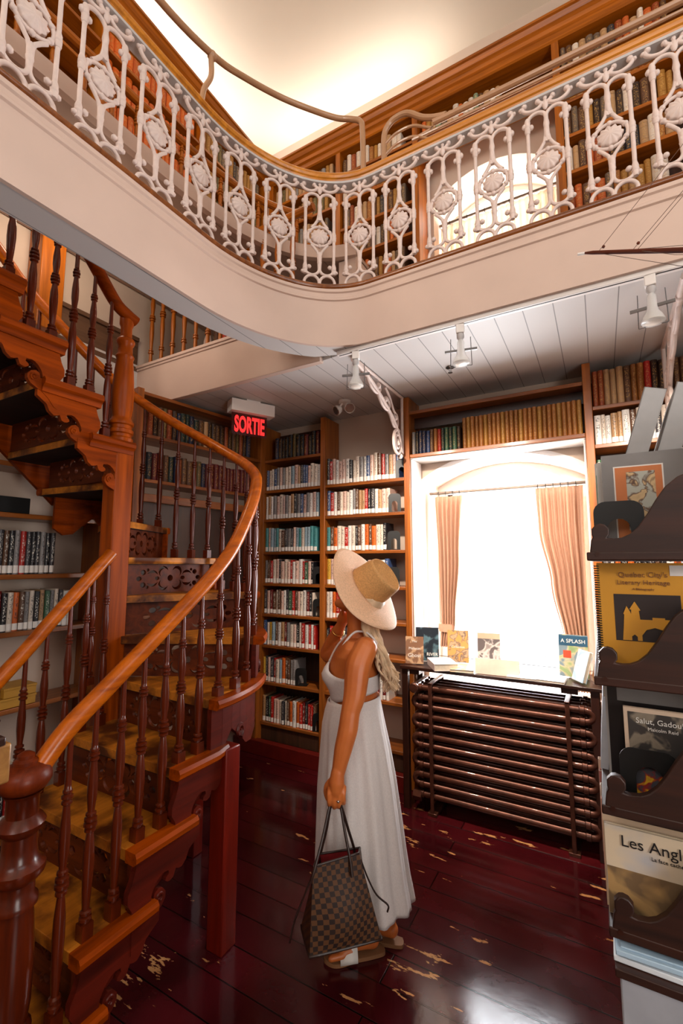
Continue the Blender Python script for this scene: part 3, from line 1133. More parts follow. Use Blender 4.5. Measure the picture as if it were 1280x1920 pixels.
def arc_between(k, k2, shrink=0.0):
    """outer edge points from step k's nosing to step k2's nosing"""
    if k >= 5 and k2 <= 11:
        out = []
        for i in range(7):
            a = (k - 5) * 30 - 2 + 30 * (k2 - k) * i / 6
            r = outer_r(a) - shrink
            out.append(Vector((NX + r * math.cos(math.radians(a)), NY + r * math.sin(math.radians(a)), 0)))
        return out
    a, b = winder(k)[1], winder(k2)[1]
    return [a, b]

def tread_poly(k):
    i0, o0 = winder(k)
    if k == 16:
        return None
    i1, o1 = winder(k + 1)
    if k == 4:
        ext = [o0, Vector((-1.50, 1.52, 0)), Vector((-1.52, 1.60, 0))]
        return [i0] + ext + [Vector((-2.25, 1.56, 0))]
    if k < 4:
        return [i0, o0, o1 + Vector((0, .10, 0)), i1 + Vector((0, .10, 0))]
    if k <= 10:
        outer = arc_between(k, k + 1)
        a = math.radians((k + 1 - 5) * 30 + 5)
        r = outer_r((k - 4) * 30)
        outer.append(Vector((NX + r * math.cos(a), NY + r * math.sin(a), 0)))
        return [i0] + outer + [i1]
    if k == 11:
        return [Vector((-2.245, 1.577, 0)), Vector((-2.245, 1.335, 0)), Vector((-3.08, 1.335, 0)), Vector((-3.08, 1.56, 0))]
    return [Vector((-2.245, i0.y, 0)), Vector((-2.245, i0.y - .285, 0)), Vector((-3.08, i0.y - .285, 0)), Vector((-3.08, i0.y, 0))]

def scroll_bracket(L, up=1):
    """outline (s,z) of the carved bracket under a step end; s runs up the flight, z=0 at the tread's underside"""
    p = [(.0, 0), (.005, -.025), (-.007, -.066), (-.023, -.098), (-.024, -.13), (-.006, -.16), (-.001, -.305), (.015, -.297), (.04, -.265), (.071, -.239), (.10, -.226), (.123, -.214), (.138, -.193), (.138, -.172), (.124, -.153), (.104, -.146), (.088, -.155), (.083, -.175), (.078, -.178),
         (.073, -.165), (.077, -.148), (.084, -.134), (.096, -.118), (.112, -.106), (.126, -.102), (.148, -.106), (.151, -.118), (.138, -.127), (.136, -.137), (.146, -.145), (.158, -.147), (.172, -.142), (.183, -.117), (.197, -.124), (.211, -.126), (.232, -.11), (.246, -.08), (L, -.05), (L, 0)]
    return p

def spiral(mb, c, ux, uz, r0=.03, turns=1.3, t=.012, y=.0):
    pts = []
    for i in range(22):
        a = -1.2 + turns * 2 * PI * i / 21
        r = r0 * (1 - .72 * i / 21)
        pts.append(Vector(c) + Vector(ux) * (r * math.cos(a)) + Vector(uz) * (r * math.sin(a)))
    mb.tube(pts, [t * (1 - .5 * i / 21) for i in range(22)], 6)

for k in range(1, 16):
    z = RISE * k
    poly = tread_poly(k)
    mb = MB()
    mb.prism([(p.x, p.y) for p in poly], (0, 0, z - .019), (1, 0, 0), (0, 1, 0), .038)
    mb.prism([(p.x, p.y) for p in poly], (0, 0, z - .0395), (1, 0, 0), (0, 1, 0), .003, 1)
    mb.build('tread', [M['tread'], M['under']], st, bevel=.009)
    # moulded end return on the open side
    i0, o0 = winder(k)
    if k <= 4:
        path = [poly[1] - Vector((0, .004, 0)), poly[2] + Vector((0, .003, 0))] if k < 4 else [poly[1] - Vector((0, .004, 0)), poly[2], poly[3]]
        rb = MB().sweep([(-.03, z - .04), (.018, z - .04), (.03, z - .03), (.032, z - .012), (.024, z + .002), (-.03, z + .002)], [(p.x, p.y) for p in path])
    elif k <= 10:
        path = poly[1:-1]
        rb = MB().sweep([(-.03, z - .04), (.018, z - .04), (.03, z - .03), (.032, z - .012), (.024, z + .002), (-.03, z + .002)], [(p.x, p.y) for p in path])
    else:
        path = [poly[1] - Vector((0, .003, 0)), poly[0] + Vector((0, .004, 0))]
        rb = MB().sweep([(-.03, z - .065), (.006, z - .065), (.010, z - .05), (.016, z - .04), (.03, z - .03), (.032, z - .012), (.024, z + .002), (-.03, z + .002)], [(p.x, p.y) for p in path])
    rb.build('end_moulding', M['stair_y'], st)
    # fretwork riser
    A, B = i0, o0
    d = (B - A).normalized()
    nrm = Vector((-d.y, d.x, 0))
    back = nrm * (.035 if k <= 10 or k > 11 else .035)
    Lr = (B - A).length - .03
    hh = RISE - .036
    ol = [[(.02, 0), (Lr, 0), (Lr, hh), (.02, hh)]]
    c0 = Lr * .5
    s_ = min(1, (Lr - .1) / .7)
    def bl(cx, cz, rx, rz, n=10):
        return [(cx + rx * math.cos(2 * PI * i / n), cz + rz * math.sin(2 * PI * i / n)) for i in range(n)]
    def comma(cx, cz, r, a0, a1, w, n=9):
        """a curved leaf: an arc that swells in the middle"""
        o1 = [(cx + r * math.cos(math.radians(a0 + (a1 - a0) * i / n)), cz + r * .8 * math.sin(math.radians(a0 + (a1 - a0) * i / n))) for i in range(n + 1)]
        i1 = []
        for i in range(n - 1, 0, -1):
            rr = r - w * math.sin(PI * i / n)
            q = math.radians(a0 + (a1 - a0) * i / n)
            i1.append((cx + rr * math.cos(q), cz + rr * .8 * math.sin(q)))
        return o1 + i1
    for sg in (-1, 1):
        for vz in (-1, 1):
            cm = lambda cx, cz, r, a0, a1, w: [(c0 + sg * s_ * x, hh * .5 + vz * z_) for x, z_ in comma(cx, cz, r, a0, a1, w)]
            ol.append(cm(.060, .040, .042, -60, 170, .024))
            ol.append(cm(.150, .012, .046, 20, 165, .022))
            ol.append([(c0 + sg * s_ * x, hh * .5 + vz * z_) for x, z_ in bl(.225, .036, .022, .016)])
            ol.append([(c0 + sg * s_ * x, hh * .5 + vz * z_) for x, z_ in bl(.190, .050, .012, .010)])
        ol.append(bl(c0 + sg * .258 * s_, hh * .5, .022 * s_, .014))
        ol.append(bl(c0 + sg * .112 * s_, hh * .5, .020 * s_, .012))
    ol.append(bl(c0, hh * .5, .024 * s_, .020))
    vs, fs = plate_mesh(ol, .016, A + back + Vector((0, 0, z - RISE)), d, (0, 0, 1))
    MB().add(vs, fs).build('fretwork_riser', M['stair_x'], st, smooth=30)
    # carved bracket on the open side
    mb = MB()
    if k <= 4:
        o = Vector((-1.512 + (.0025 if k % 2 else 0), o0.y + .015, z - .0385))
        mb.add(*plate_mesh([scroll_bracket(.30)], .024, o, (0, 1, 0), (0, 0, 1)))
        spiral(mb, o + Vector((.012, .110, -.178)), (0, 1, 0), (0, 0, 1), .016, 1.2, .006)
        mb.prism([(0, 0), (.24, 0), (.24, -.09), (.02, -.19), (0, -.19)], o + Vector((-.02, 0, 0)), (0, 1, 0), (0, 0, 1), .02)
    elif k <= 10:
        pts = [p for p in arc_between(k, k + 1, .025)]
        L = sum((a - b).length for a, b in zip(pts, pts[1:]))
        for i in range(6):
            t = (pts[i + 1] - pts[i])
            z1 = [.24, .20, .12, .17, .23, .24, .20][i]
            z2 = [.24, .20, .12, .17, .23, .24, .20][i + 1]
            mb.prism([(0, 0), (t.length, 0), (t.length, -z2), (0, -z1)], pts[i] + Vector((0, 0, z - .038)), t.normalized(), (0, 0, 1), .024)
        spiral(mb, pts[3] + (pts[3] - Vector((NX, NY, 0))).normalized() * .012 + Vector((0, 0, z - .19)), (pts[4] - pts[3]).normalized(), (0, 0, 1), .035)
    else:
        o = Vector((-2.262 + (.0025 if k % 2 else 0), (poly[0].y - .012), z - .0385))
        mb.add(*plate_mesh([scroll_bracket(.29)], .024, o, (0, -1, 0), (0, 0, 1)))
        spiral(mb, o + Vector((.012, -.110, -.178)), (0, -1, 0), (0, 0, 1), .016, 1.2, .006)
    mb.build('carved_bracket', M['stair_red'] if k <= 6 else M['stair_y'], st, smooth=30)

# outer string of the upper flight, by the wall
vs = [(-3.10, 1.60, 2.05), (-3.10, 1.60, 2.45), (-3.10, .50, 3.42), (-3.10, .50, 3.05)]
MB().prism([(-1.62, 2.02), (-1.62, 2.44), (-.45, 3.42), (-.45, 3.10)], (-3.09, 0, 0), (0, -1, 0), (0, 0, 1), .03).build('wall_string', M['stair_y'], st)
# carved undersides: a soffit string below the newel side of the upper flight
# newel post
mb = MB()
mb.box(NX - .055, NY - .055, 0, NX + .055, NY + .055, 2.295)
MB_n = mb.build('newel_post', M['newel'], st, bevel=.008)
tp = [(.05, 2.295), (.05, 2.31), (.064, 2.315), (.066, 2.335), (.056, 2.345), (.056, 2.36), (.066, 2.366), (.066, 2.385), (.056, 2.392), (.056, 2.41), (.066, 2.416), (.066, 2.43), (.058, 2.44), (.05, 2.46),
      (.058, 2.52), (.059, 2.60), (.052, 2.72), (.044, 2.80), (.046, 2.805), (.050, 2.815), (.046, 2.825), (.040, 2.835), (.038, 2.88), (.045, 2.89), (.05, 2.905), (.045, 2.92), (.032, 2.93), (.030, 2.99), (.038, 3.01), (.038, 3.05)]
MB().lathe(tp, 16, (NX, NY, 0)).build('newel_shaft', M['newel'], st, smooth=40)

# bottom newel with a fat rounded cap
LX, LY = -1.575, .80
tp = [(.058, 0), (.058, .22), (.07, .225), (.07, .245), (.056, .255), (.05, .27), (.062, .285), (.062, .30), (.050, .315), (.056, .36), (.058, .48), (.05, .60), (.046, .63), (.058, .635), (.058, .65), (.047, .665), (.047, .70),
      (.06, .71), (.072, .725), (.072, .745), (.058, .757), (.05, .77), (.046, .80), (.046, .835), (.06, .85), (.066, .865), (.055, .88), (.044, .89), (.044, .94), (.055, .955)]
MB().lathe(tp, 18, (LX, LY, 0)).build('bottom_newel', M['baluster'], st, smooth=40)
cap = [(.045, .955), (.062, .965), (.074, .985), (.074, 1.0), (.066, 1.02), (.046, 1.032), (.034, 1.036), (.034, 1.045), (.024, 1.052), (.024, 1.062), (.012, 1.07)]
MB().lathe(cap, 20, (LX, LY, 0)).build('newel_cap', M['stair_z'], st, smooth=50)
# post that carries the turn
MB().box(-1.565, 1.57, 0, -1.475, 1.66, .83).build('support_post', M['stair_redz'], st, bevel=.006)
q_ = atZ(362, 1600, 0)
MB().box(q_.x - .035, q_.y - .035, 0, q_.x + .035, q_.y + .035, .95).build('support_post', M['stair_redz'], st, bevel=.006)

# handrails
def rail_z(k):
    return RISE * k + .79
orail = [(LX + .005, LY + .03, 1.0), (-1.565, .92, 1.105), (-1.56, 1.045, 1.205), (-1.555, 1.263, 1.375), (-1.55, 1.544, 1.605), (-1.57, 1.72, 1.785)]
for a, dz in ((33, .78), (60, .78), (90, .78), (120, .78), (150, .79), (178, .84)):
    r = outer_r(a) - .045
    k = 5 + a / 30
    orail.append((NX + r * math.cos(math.radians(a)), NY + r * math.sin(math.radians(a)), RISE * k + dz))
orail += [(-3.04, 1.34, 3.37), (-3.04, 1.17, 3.53), (-3.04, .7, 3.98)]
OR = smooth_path(orail, 8)
MB().tube(OR, .034, 14, flat=.92).build('outer_handrail', M['rail'], st, smooth=60)
irail = [(-2.235, .30, .42), (-2.24, 1.015, 1.165), (-2.25, 1.218, 1.389), (-2.262, 1.50, 1.70)]
IR = smooth_path(irail, 6)
MB().tube(IR, .034, 14, flat=.92).build('inner_handrail', M['rail'], st, smooth=60)
urail = [(-2.285, 1.585, 3.045), (-2.285, 1.53, 3.062), (-2.28, 1.46, 3.09), (-2.27, 1.376, 3.165), (-2.26, 1.283, 3.26), (-2.25, 1.1, 3.45), (-2.25, .55, 4.03)]
UR = smooth_path(urail, 6)
MB().tube(UR, .036, 14, flat=.9).build('upper_handrail', M['stair_y'], st, smooth=60)

# turned balusters: one shape, stretched to the handrail above it
bal = MB()
prof = [(.016, 0), (.016, .06)]
def bd(z, r, w=.011):
    return [(.011, z - w), (r, z - w * .45), (r, z + w * .45), (.011, z + w)]
prof = [(.012, .065)] + bd(.085, .020) + bd(.108, .018) + [(.012, .125), (.0155, .20), (.0185, .30), (.0175, .37), (.012, .435)] + bd(.452, .018) + bd(.475, .0215, .012) + bd(.498, .0205) + bd(.52, .017, .009) + [(.012, .545), (.0165, .60), (.0165, .66), (.011, .74)] + bd(.757, .0165, .009) + bd(.777, .018, .009) + bd(.796, .015, .008) + [(.0105, .82), (.0085, 1.0)]
bal.lathe(prof, 10)
bal.box(-.019, -.019, 0, .019, .019, .068)
BAL = bal.mesh('baluster', [M['baluster']], smooth=40, fix=True)

def rail_height(R, x, y, z0):
    best = min(R, key=lambda p: (p.x - x) ** 2 + (p.y - y) ** 2 + (0 if p.z > z0 + .2 else 9))
    return best.z

def put_baluster(x, y, z, R, ang=0):
    h = rail_height(R, x, y, z) - z - .012
    if h < .2:
        return
    o = bpy.data.objects.new('baluster', BAL)
    C.objects.link(o)
    o.parent = st
    o.location = Vector((x, y, z)) - Vector((NX, NY, 0))
    o.rotation_euler = (0, 0, ang)
    o.scale = (1, 1, h)

for k in range(1, 5):
    y = winder(k)[1].y
    for s in (.055, .155):
        if k == 1 and s < .1:
            continue
        put_baluster(-1.548, y + s, RISE * k, OR)
        put_baluster(-2.236, y + s, RISE * k, IR)
for k in range(5, 11):
    for f in (5, 15, 25):
        a = (k - 5) * 30 - 2 + f
        r = outer_r(a) - .045
        put_baluster(NX + r * math.cos(math.radians(a)), NY + r * math.sin(math.radians(a)), RISE * k, OR, math.radians(a))
put_baluster(-2.24, 1.40, RISE * 5, IR)
for k in range(11, 16):
    y = 1.577 - .2 * (k - 11)
    for s in (.05, .15):
        if not (k == 11 and s < .1):
            put_baluster(-2.272, y - s, RISE * k, UR)
        put_baluster(-3.03, y - s, RISE * k, OR)
# ================================================================== books
def book_mb(kind):
    """unit book: x thickness -.5...5, y depth 0..1 with the spine at y=0, z 0..1 ; slots cover, pages, sticker"""
    b = MB()
    sp = [(-.5, .04), (-.36, .012), (0, -.008), (.36, .012), (.5, .04)]
    if kind == 'leather':
        sp = [(-.5, .06), (-.4, .018), (-.2, -.012), (0, -.022), (.2, -.012), (.4, .018), (.5, .06)]
    outer = sp + [(.5, 1.0), (.42, 1.0), (.42, .1), (-.42, .1), (-.42, 1.0), (-.5, 1.0)]
    b.prism(outer, (0, 0, .5), (1, 0, 0), (0, 1, 0), 1.0, 0)
    b.box(-.42, .08, .018, .42, .97, .965, 1)
    if kind == 'library':
        st_ = [(x * .985, y - .006) for x, y in sp]
        st_ = st_ + [(x, y + .004) for x, y in st_[::-1]]
        b.prism(st_, (0, 0, .115), (1, 0, 0), (0, 1, 0), .17, 2)
    if kind == 'leather':
        for z in (.1, .26, .74, .9):
            rb = [(x * 1.0, y - .012) for x, y in sp]
            rb = rb + [(x, y + .01) for x, y in sp[::-1]]
            b.prism(rb, (0, 0, z), (1, 0, 0), (0, 1, 0), .016, 0)
    return b

BOOK = {'library': book_mb('library').mesh('library_book', [M['cover'], M['pages'], M['sticker']], smooth=30),
        'leather': book_mb('leather').mesh('leather_volume', [M['leather'], M['pages']], smooth=30),
        'cloth': book_mb('leather').mesh('cloth_bound_book', [M['leather'], M['pages']], smooth=30)}
BNAME = {'library': 'library_book', 'leather': 'leather_volume', 'cloth': 'cloth_bound_book'}
ORD = 'first second third fourth fifth sixth seventh eighth ninth tenth eleventh twelfth thirteenth fourteenth fifteenth sixteenth seventeenth eighteenth nineteenth twentieth'.split()
def ordn(i):
    n = i + 1
    if n <= 20:
        return ORD[i]
    if n % 10 == 0:
        return {3: 'thirtieth', 4: 'fortieth'}[n // 10]
    return {2: 'twenty-', 3: 'thirty-', 4: 'forty-'}[n // 10] + ORD[n % 10 - 1]

PAL = {
    'cream': (226, 208, 190), 'white': (232, 224, 216), 'pale pink': (222, 184, 168), 'black': (26, 24, 28), 'charcoal': (58, 54, 58), 'red': (176, 34, 26), 'dark red': (112, 26, 22),
    'orange': (206, 96, 34), 'tan': (184, 142, 100), 'brown': (96, 62, 40), 'teal': (74, 142, 144), 'blue': (58, 82, 126), 'pale blue': (150, 174, 186), 'navy': (32, 38, 66),
    'green': (58, 92, 66), 'pale green': (142, 158, 126), 'yellow': (206, 160, 60), 'grey': (136, 130, 128), 'purple': (96, 56, 92), 'olive': (98, 84, 48), 'ochre': (170, 116, 46), 'rust': (150, 66, 28),
    'bright orange': (226, 104, 22), 'gold brown': (158, 96, 40), 'dark brown': (60, 38, 26), 'dark green': (34, 50, 42), 'maroon': (98, 22, 20), 'grey brown': (112, 92, 76)}
DARKINK = {'cream', 'white', 'pale pink', 'tan', 'pale blue', 'pale green', 'yellow', 'orange', 'grey', 'teal', 'bright orange'}
rnd = random.Random(11)

def put_book(kind, colour, label, group, loc, rz, w, d, h, lean=0.0, cat='book'):
    o = bpy.data.objects.new(BNAME[kind], BOOK[kind])
    C.objects.link(o)
    c = PAL[colour]
    k = rnd.uniform(.86, 1.1)
    o.color = (*[min(1, v * k) for v in lin(c)[:3]], 0.0 if colour in DARKINK else 1.0)
    o.location = loc
    o.rotation_euler = (0, lean, rz)
    o.scale = (w * .97, d, h)
    return tag(o, label, cat, group)

def row(kind, start, direction, length, where, group, w=(.018, .034), h=(.19, .235), d=.16, colours=('cream',), seq=None, lean_end=0, uniform=False, fill=1.0, word=None, rz=None):
    """a row of upright books, left to right as seen from the room"""
    start, dv = Vector(start), Vector(direction).normalized()
    if rz is None:
        rz = math.atan2(dv.y, dv.x)
    s, i = 0.0, 0
    out = []
    hh = rnd.uniform(*h)
    while True:
        ww = rnd.uniform(*w)
        if s + ww > length * fill:
            break
        if not uniform:
            hh = hh * .3 + .7 * rnd.uniform(*h)
        col = seq[i % len(seq)] if seq else rnd.choice(colours)
        p = start + dv * (s + ww / 2)
        nm = {'library': 'library book', 'leather': 'leather volume', 'cloth': 'cloth bound book'}[kind]
        lab = '%s %s, %s from left %s' % (col, nm, ordn(i), where)
        back = Vector((-dv.y, dv.x, 0)) * rnd.uniform(0, .012)
        o = put_book(kind, col, lab, group, p + back, rz, ww, d * rnd.uniform(.93, 1.0), hh)
        out.append(o)
        s += ww + .0006
        i += 1
    for j in range(lean_end):
        o = out[-1 - j]
    return out, s

mix = ['cream', 'cream', 'cream', 'white', 'white', 'white', 'pale pink', 'pale pink', 'pale pink', 'charcoal', 'grey', 'grey', 'red', 'tan', 'tan', 'brown', 'pale blue', 'cream', 'blue', 'black']
vivid = mix + ['red', 'orange', 'green', 'yellow', 'red', 'dark red', 'black', 'brown', 'charcoal']
teal = ['cream', 'pale pink', 'pale pink', 'teal', 'teal', 'pale blue', 'pale blue', 'cream', 'grey', 'brown', 'charcoal', 'white']
warm = ['orange', 'red', 'red', 'cream', 'tan', 'pale pink', 'orange', 'yellow', 'brown', 'black', 'teal', 'cream', 'white']
rowname = ['lowest', 'second lowest', 'third lowest', 'fourth lowest', 'fifth lowest', 'sixth lowest', 'seventh lowest', 'eighth lowest', 'top']
xl0, xl1 = -2.712, -2.098
xr0, xr1 = -2.042, -1.318
pal_l = [vivid, vivid, vivid, vivid, vivid, teal, mix, mix]
fill_l = [.93, .62, .97, .90, .88, .97, .98, .98]
for i, z in enumerate(Zr):
    row('library', (xl0, YF + .02, z), (1, 0, 0), xl1 - xl0, 'on %s shelf, left bay by stair' % rowname[i], 'library books in the left bay', colours=pal_l[i], fill=fill_l[i], h=(.185, .225) if i != 6 else (.2, .235), d=.165, w=(.024, .038))
row('leather', (xl0 + .08, YF + .03, 2.61), (1, 0, 0), xl1 - xl0 - .1, 'on top shelf, left bay by stair', 'old volumes on the top shelf of the left bay', w=(.032, .046), h=(.18, .235), colours=['black', 'navy', 'maroon', 'dark brown', 'dark green', 'olive', 'black'], d=.16)
pal_r = [vivid, vivid, vivid, vivid, vivid, warm, mix, mix]
fill_r = [.5, .0, .5, .6, .82, .82, .84, .94]
# only what shows beside the person is there on the lower shelves
for i, z in enumerate(Zr):
    if i == 0:
        continue
    if i == 1:
        row('library', (-1.62, YF + .02, z), (1, 0, 0), .16, 'on second lowest shelf beside radiator', 'library books in the right bay', colours=['dark red', 'charcoal', 'cream', 'white'], h=(.18, .2), d=.165, w=(.024, .036))
        continue
    row('library', (xr0, YF + .02, z), (1, 0, 0), xr1 - xr0, 'on %s shelf, right bay by window' % rowname[i], 'library books in the right bay', colours=pal_r[i], fill=fill_r[i], h=(.185, .225) if i < 7 else (.19, .25), d=.165, w=(.024, .038))
# bookends on those shelves
def bookend_mb(w=.10, h=.16, t=.0025):
    o = arc(w * .33, h - w * .33 + .0, w * .33, 180, 90, 5)
    out = [(0, 0), (0, h - .03)] + arc(.03, h - .03, .03, 180, 90, 5) + arc(w - .03, h - .03, .03, 90, 0, 5) + [(w, 0)]
    hole = [(w * .27, .006), (w * .73, .006), (w * .73, h * .45)] + arc(w * .5, h * .45, w * .23, 0, 180, 8)[1:]
    return [out, hole]

be = 0
def bookend(loc, rz, label, w=.10, h=.15, foot=.09):
    vs, fs = plate_mesh(bookend_mb(w, h), .003, (-w / 2, 0, 0), (1, 0, 0), (0, 0, 1))
    m_ = MB().add(vs, fs)
    m_.box(-w / 2, -.0015, 0, w / 2, foot, .002)
    o = m_.build('bookend', M['black'], smooth=0)
    o.location = loc
    o.rotation_euler = (0, 0, rz)
    return tag(o, label, 'bookend', 'black metal bookends')

for x, z, s in ((-2.125, Zr[3], 'fourth lowest shelf, left bay'), (-2.13, Zr[4], 'fifth lowest shelf, left bay'), (-2.12, Zr[0], 'lowest shelf, left bay'), (-2.30, Zr[1], 'second lowest shelf, left bay'), (-1.42, Zr[5], 'sixth lowest shelf, right bay'), (-1.41, Zr[6], 'seventh lowest shelf, right bay'), (-1.345, Zr[7], 'top shelf, right bay'), (-1.43, Zr[4], 'fifth lowest shelf, right bay')):
    bookend((x, YF + .035, z + .001), .35, 'black arched metal bookend closing the row on the %s' % s)

# over the window: a set of tall ornate volumes and a dozen small dark ones
seq = ['grey', 'black', 'navy', 'navy', 'blue', 'brown', 'gold brown', 'red', 'dark green', 'green', 'dark green', 'green', 'dark brown']
row('leather', (-1.255, YF + .025, 2.496), (1, 0, 0), .40, 'above the window, short dark group', 'small old volumes above the window', seq=seq, w=(.027, .031), h=(.175, .19), d=.15)
row('leather', (-.853, YF + .02, 2.496), (1, 0, 0), .80, 'above the window, set of tall brown volumes', 'set of tall tooled brown volumes above the window', seq=['gold brown', 'ochre', 'gold brown', 'gold brown'], w=(.0295, .0305), h=(.232, .236), uniform=False, d=.17)
# right of the window
row('leather', (.01, YF + .02, 2.666), (1, 0, 0), .66, 'on top shelf right of window', 'old volumes on the top shelf right of the window', seq=['rust', 'rust', 'tan', 'tan', 'tan', 'brown', 'gold brown', 'gold brown', 'red', 'dark brown', 'dark brown', 'dark brown', 'brown', 'brown'], w=(.033, .039), h=(.235, .25), d=.17)
row('library', (.01, YF + .02, 2.411), (1, 0, 0), .60, 'on second shelf right of window', 'library books right of the window', seq=['white', 'cream', 'white', 'tan', 'tan', 'white', 'brown', 'cream', 'grey', 'white', 'charcoal', 'cream', 'white'], w=(.024, .044), h=(.18, .225), d=.17)
row('library', (.01, YF + .02, 2.116), (1, 0, 0), .58, 'on third shelf right of window', 'library books right of the window', seq=['green', 'pale green', 'white', 'grey', 'white', 'cream', 'orange', 'cream', 'white', 'black'], w=(.022, .044), h=(.18, .24), d=.17)
row('library', (.01, YF + .02, 1.551), (1, 0, 0), .5, 'on shelf right of window, below rack tier', 'library books right of the window', colours=['black', 'white', 'charcoal', 'orange', 'grey', 'brown'], w=(.022, .04), h=(.215, .235), d=.17)

# lower left wall: tall paperbacks with lettered spines
def rowY(kind, y0, z, length, where, group, x=XB - .02, **kw):
    return row(kind, (x, y0, z), (0, 1, 0), length, where, group, **kw)
rowY('library', 1.16, 1.579, .56, 'on upper paperback shelf below stair', 'paperbacks on the left wall', w=(.027, .033), h=(.262, .275), seq=['red', 'charcoal', 'black', 'charcoal', 'grey', 'black', 'charcoal', 'brown', 'black', 'grey'], d=.2, fill=.98)
o_, s_ = rowY('library', .98, 1.233, .85, 'on middle shelf of low left bookcase', 'paperbacks on the left wall', w=(.024, .034), h=(.225, .255), seq=['black', 'tan', 'green', 'grey', 'cream', 'charcoal', 'white', 'cream', 'charcoal', 'grey', 'green', 'navy', 'red', 'dark red', 'black', 'cream', 'orange', 'brown', 'grey', 'cream'], d=.2)
rowY('library', .98, .781, .42, 'on third shelf of low left bookcase', 'paperbacks on the left wall', w=(.026, .036), h=(.24, .26), seq=['cream', 'brown', 'red', 'red', 'white', 'red'], d=.2)
rowY('library', 1.28, .10, .35, 'at foot of low left bookcase', 'paperbacks on the left wall', w=(.03, .04), h=(.30, .34), seq=['black', 'red', 'black', 'white', 'cream'], d=.2)
# two yellow boxes lying on the third shelf
for i, (a, z) in enumerate(((1.46, .782), (1.47, .842))):
    b_ = MB()
    b_.box(-.09, -.10 + i * .01, 0, .09, .10 - i * .01, .044)
    b_.box(-.093, -.103 + i * .01, .044, .093, .103 - i * .01, .058)
    o = b_.build('storage_box', plain('yellow_card_box', (196, 140, 44), .6), bevel=.002)
    o.location = (XB - .10, a + .06, z)
    tag(o, 'flat yellow cardboard box on the low left shelf, %s of two' % ('lower' if i == 0 else 'upper'), 'box')
# dark figurines tray on the top shelf
o = MB().box(-.12, -.20, 0, .12, .15, .10).build('display_box', M['black'], bevel=.004)
o.location = (XB - .14, 1.36, 1.956)
tag(o, 'low black box on the upper shelf of the left wall', 'box')

# left wall behind the stair: old volumes in two rows
d_ = Vector((math.sin(-ANG), math.cos(ANG), 0))
for z, seq, wh, hh in ((2.611, ['dark brown', 'rust', 'dark brown', 'brown', 'olive', 'rust', 'dark brown', 'navy', 'dark green', 'dark green', 'navy', 'dark green', 'brown', 'tan', 'dark brown', 'dark brown', 'brown'], 'on upper shelf behind stair rail', (.21, .25)),
                       (2.271, ['black', 'black', 'maroon', 'maroon', 'brown', 'dark green', 'navy', 'rust', 'brown', 'brown', 'ochre', 'olive', 'navy'] + ['maroon'] * 18, 'on lower shelf behind stair rail', (.19, .23))):
    p = askew(La - .04, .03, z)
    row('leather', p, d_, La - .12, wh, 'old volumes behind the winding stair', seq=seq, w=(.034, .048), h=hh, d=.16)

# upper floor, window wall
old = ['ochre', 'brown', 'ochre', 'grey brown', 'dark brown', 'grey brown', 'tan', 'tan', 'cream', 'orange', 'gold brown', 'charcoal', 'gold brown', 'rust', 'cream', 'brown']
gx = ((-2.67, .70, 'left end bay', (2, 3, 4, 5, 6)), (-1.89, .66, 'left of gallery window', (2, 3, 4, 5, 6)), (-.06, .70, 'right of gallery window', (1, 2, 3, 4, 5, 6)))
for x0, L, nm, zs in gx:
    for j in zs:
        h = (.17, .23) if j < 6 else (.14, .205)
        row('cloth', (x0, YF + .03, Zu[j] + .001), (1, 0, 0), L, 'on %s shelf, %s' % (rowname[j], nm), 'old books on the upper window wall', colours=old if x0 > -2 else ['grey brown', 'ochre', 'gold brown', 'grey', 'olive', 'tan'], w=(.034, .05), h=h, d=.15, fill=rnd.uniform(.86, .99))
row('cloth', (-1.12, YF + .03, 5.206), (1, 0, 0), 1.0, 'on top shelf above gallery window', 'old books on the upper window wall', colours=['tan', 'cream', 'ochre', 'grey brown', 'gold brown', 'orange', 'tan', 'pale green', 'brown'], w=(.034, .05), h=(.13, .19), d=.15, fill=.66)
for j in (3, 4, 5, 6):
    row('cloth', (.75, YF + .03, Zu[j] + .001), (1, 0, 0), .16, 'on %s shelf, far right bay' % rowname[j], 'old books on the upper window wall', colours=old, w=(.034, .05), h=(.17, .22), d=.15)
# upper floor, left wall: bright orange sets
for y0, seq, nm in ((1.595, ['bright orange', 'bright orange', 'orange', 'bright orange', 'orange'], 'orange bay'), (2.455, ['gold brown', 'ochre', 'ochre', 'tan', 'olive', 'grey brown', 'olive', 'ochre', 'charcoal', 'grey brown'], 'last bay')):
    for j in (0, 1, 2, 3, 4):
        rowY('leather', y0, Zl[j] + .001, .78, 'on %s shelf, %s, upper left wall' % (rowname[j] if j < 4 else 'top', nm), 'old books on the upper left wall', x=XL - .03, seq=seq, w=(.04, .054), h=(.195, .24), d=.15)
# ornaments in the dark nearer bay
def urn(loc, label, s=1.0):
    t = MB().lathe([(.03, 0), (.045, .01), (.03, .03), (.06, .08), (.065, .12), (.04, .16), (.03, .18), (.045, .20)], 14).build('urn', M['glass_dark'], smooth=50)
    t.location = loc
    t.scale = (s, s, s)
    return tag(t, label, 'ornament')
urn((XL - .1, 1.0, 4.931), 'dark glazed urn on the upper left wall shelf, higher of two')
urn((XL - .1, 1.25, 4.471), 'dark glazed urn on the upper left wall shelf, lower of two')

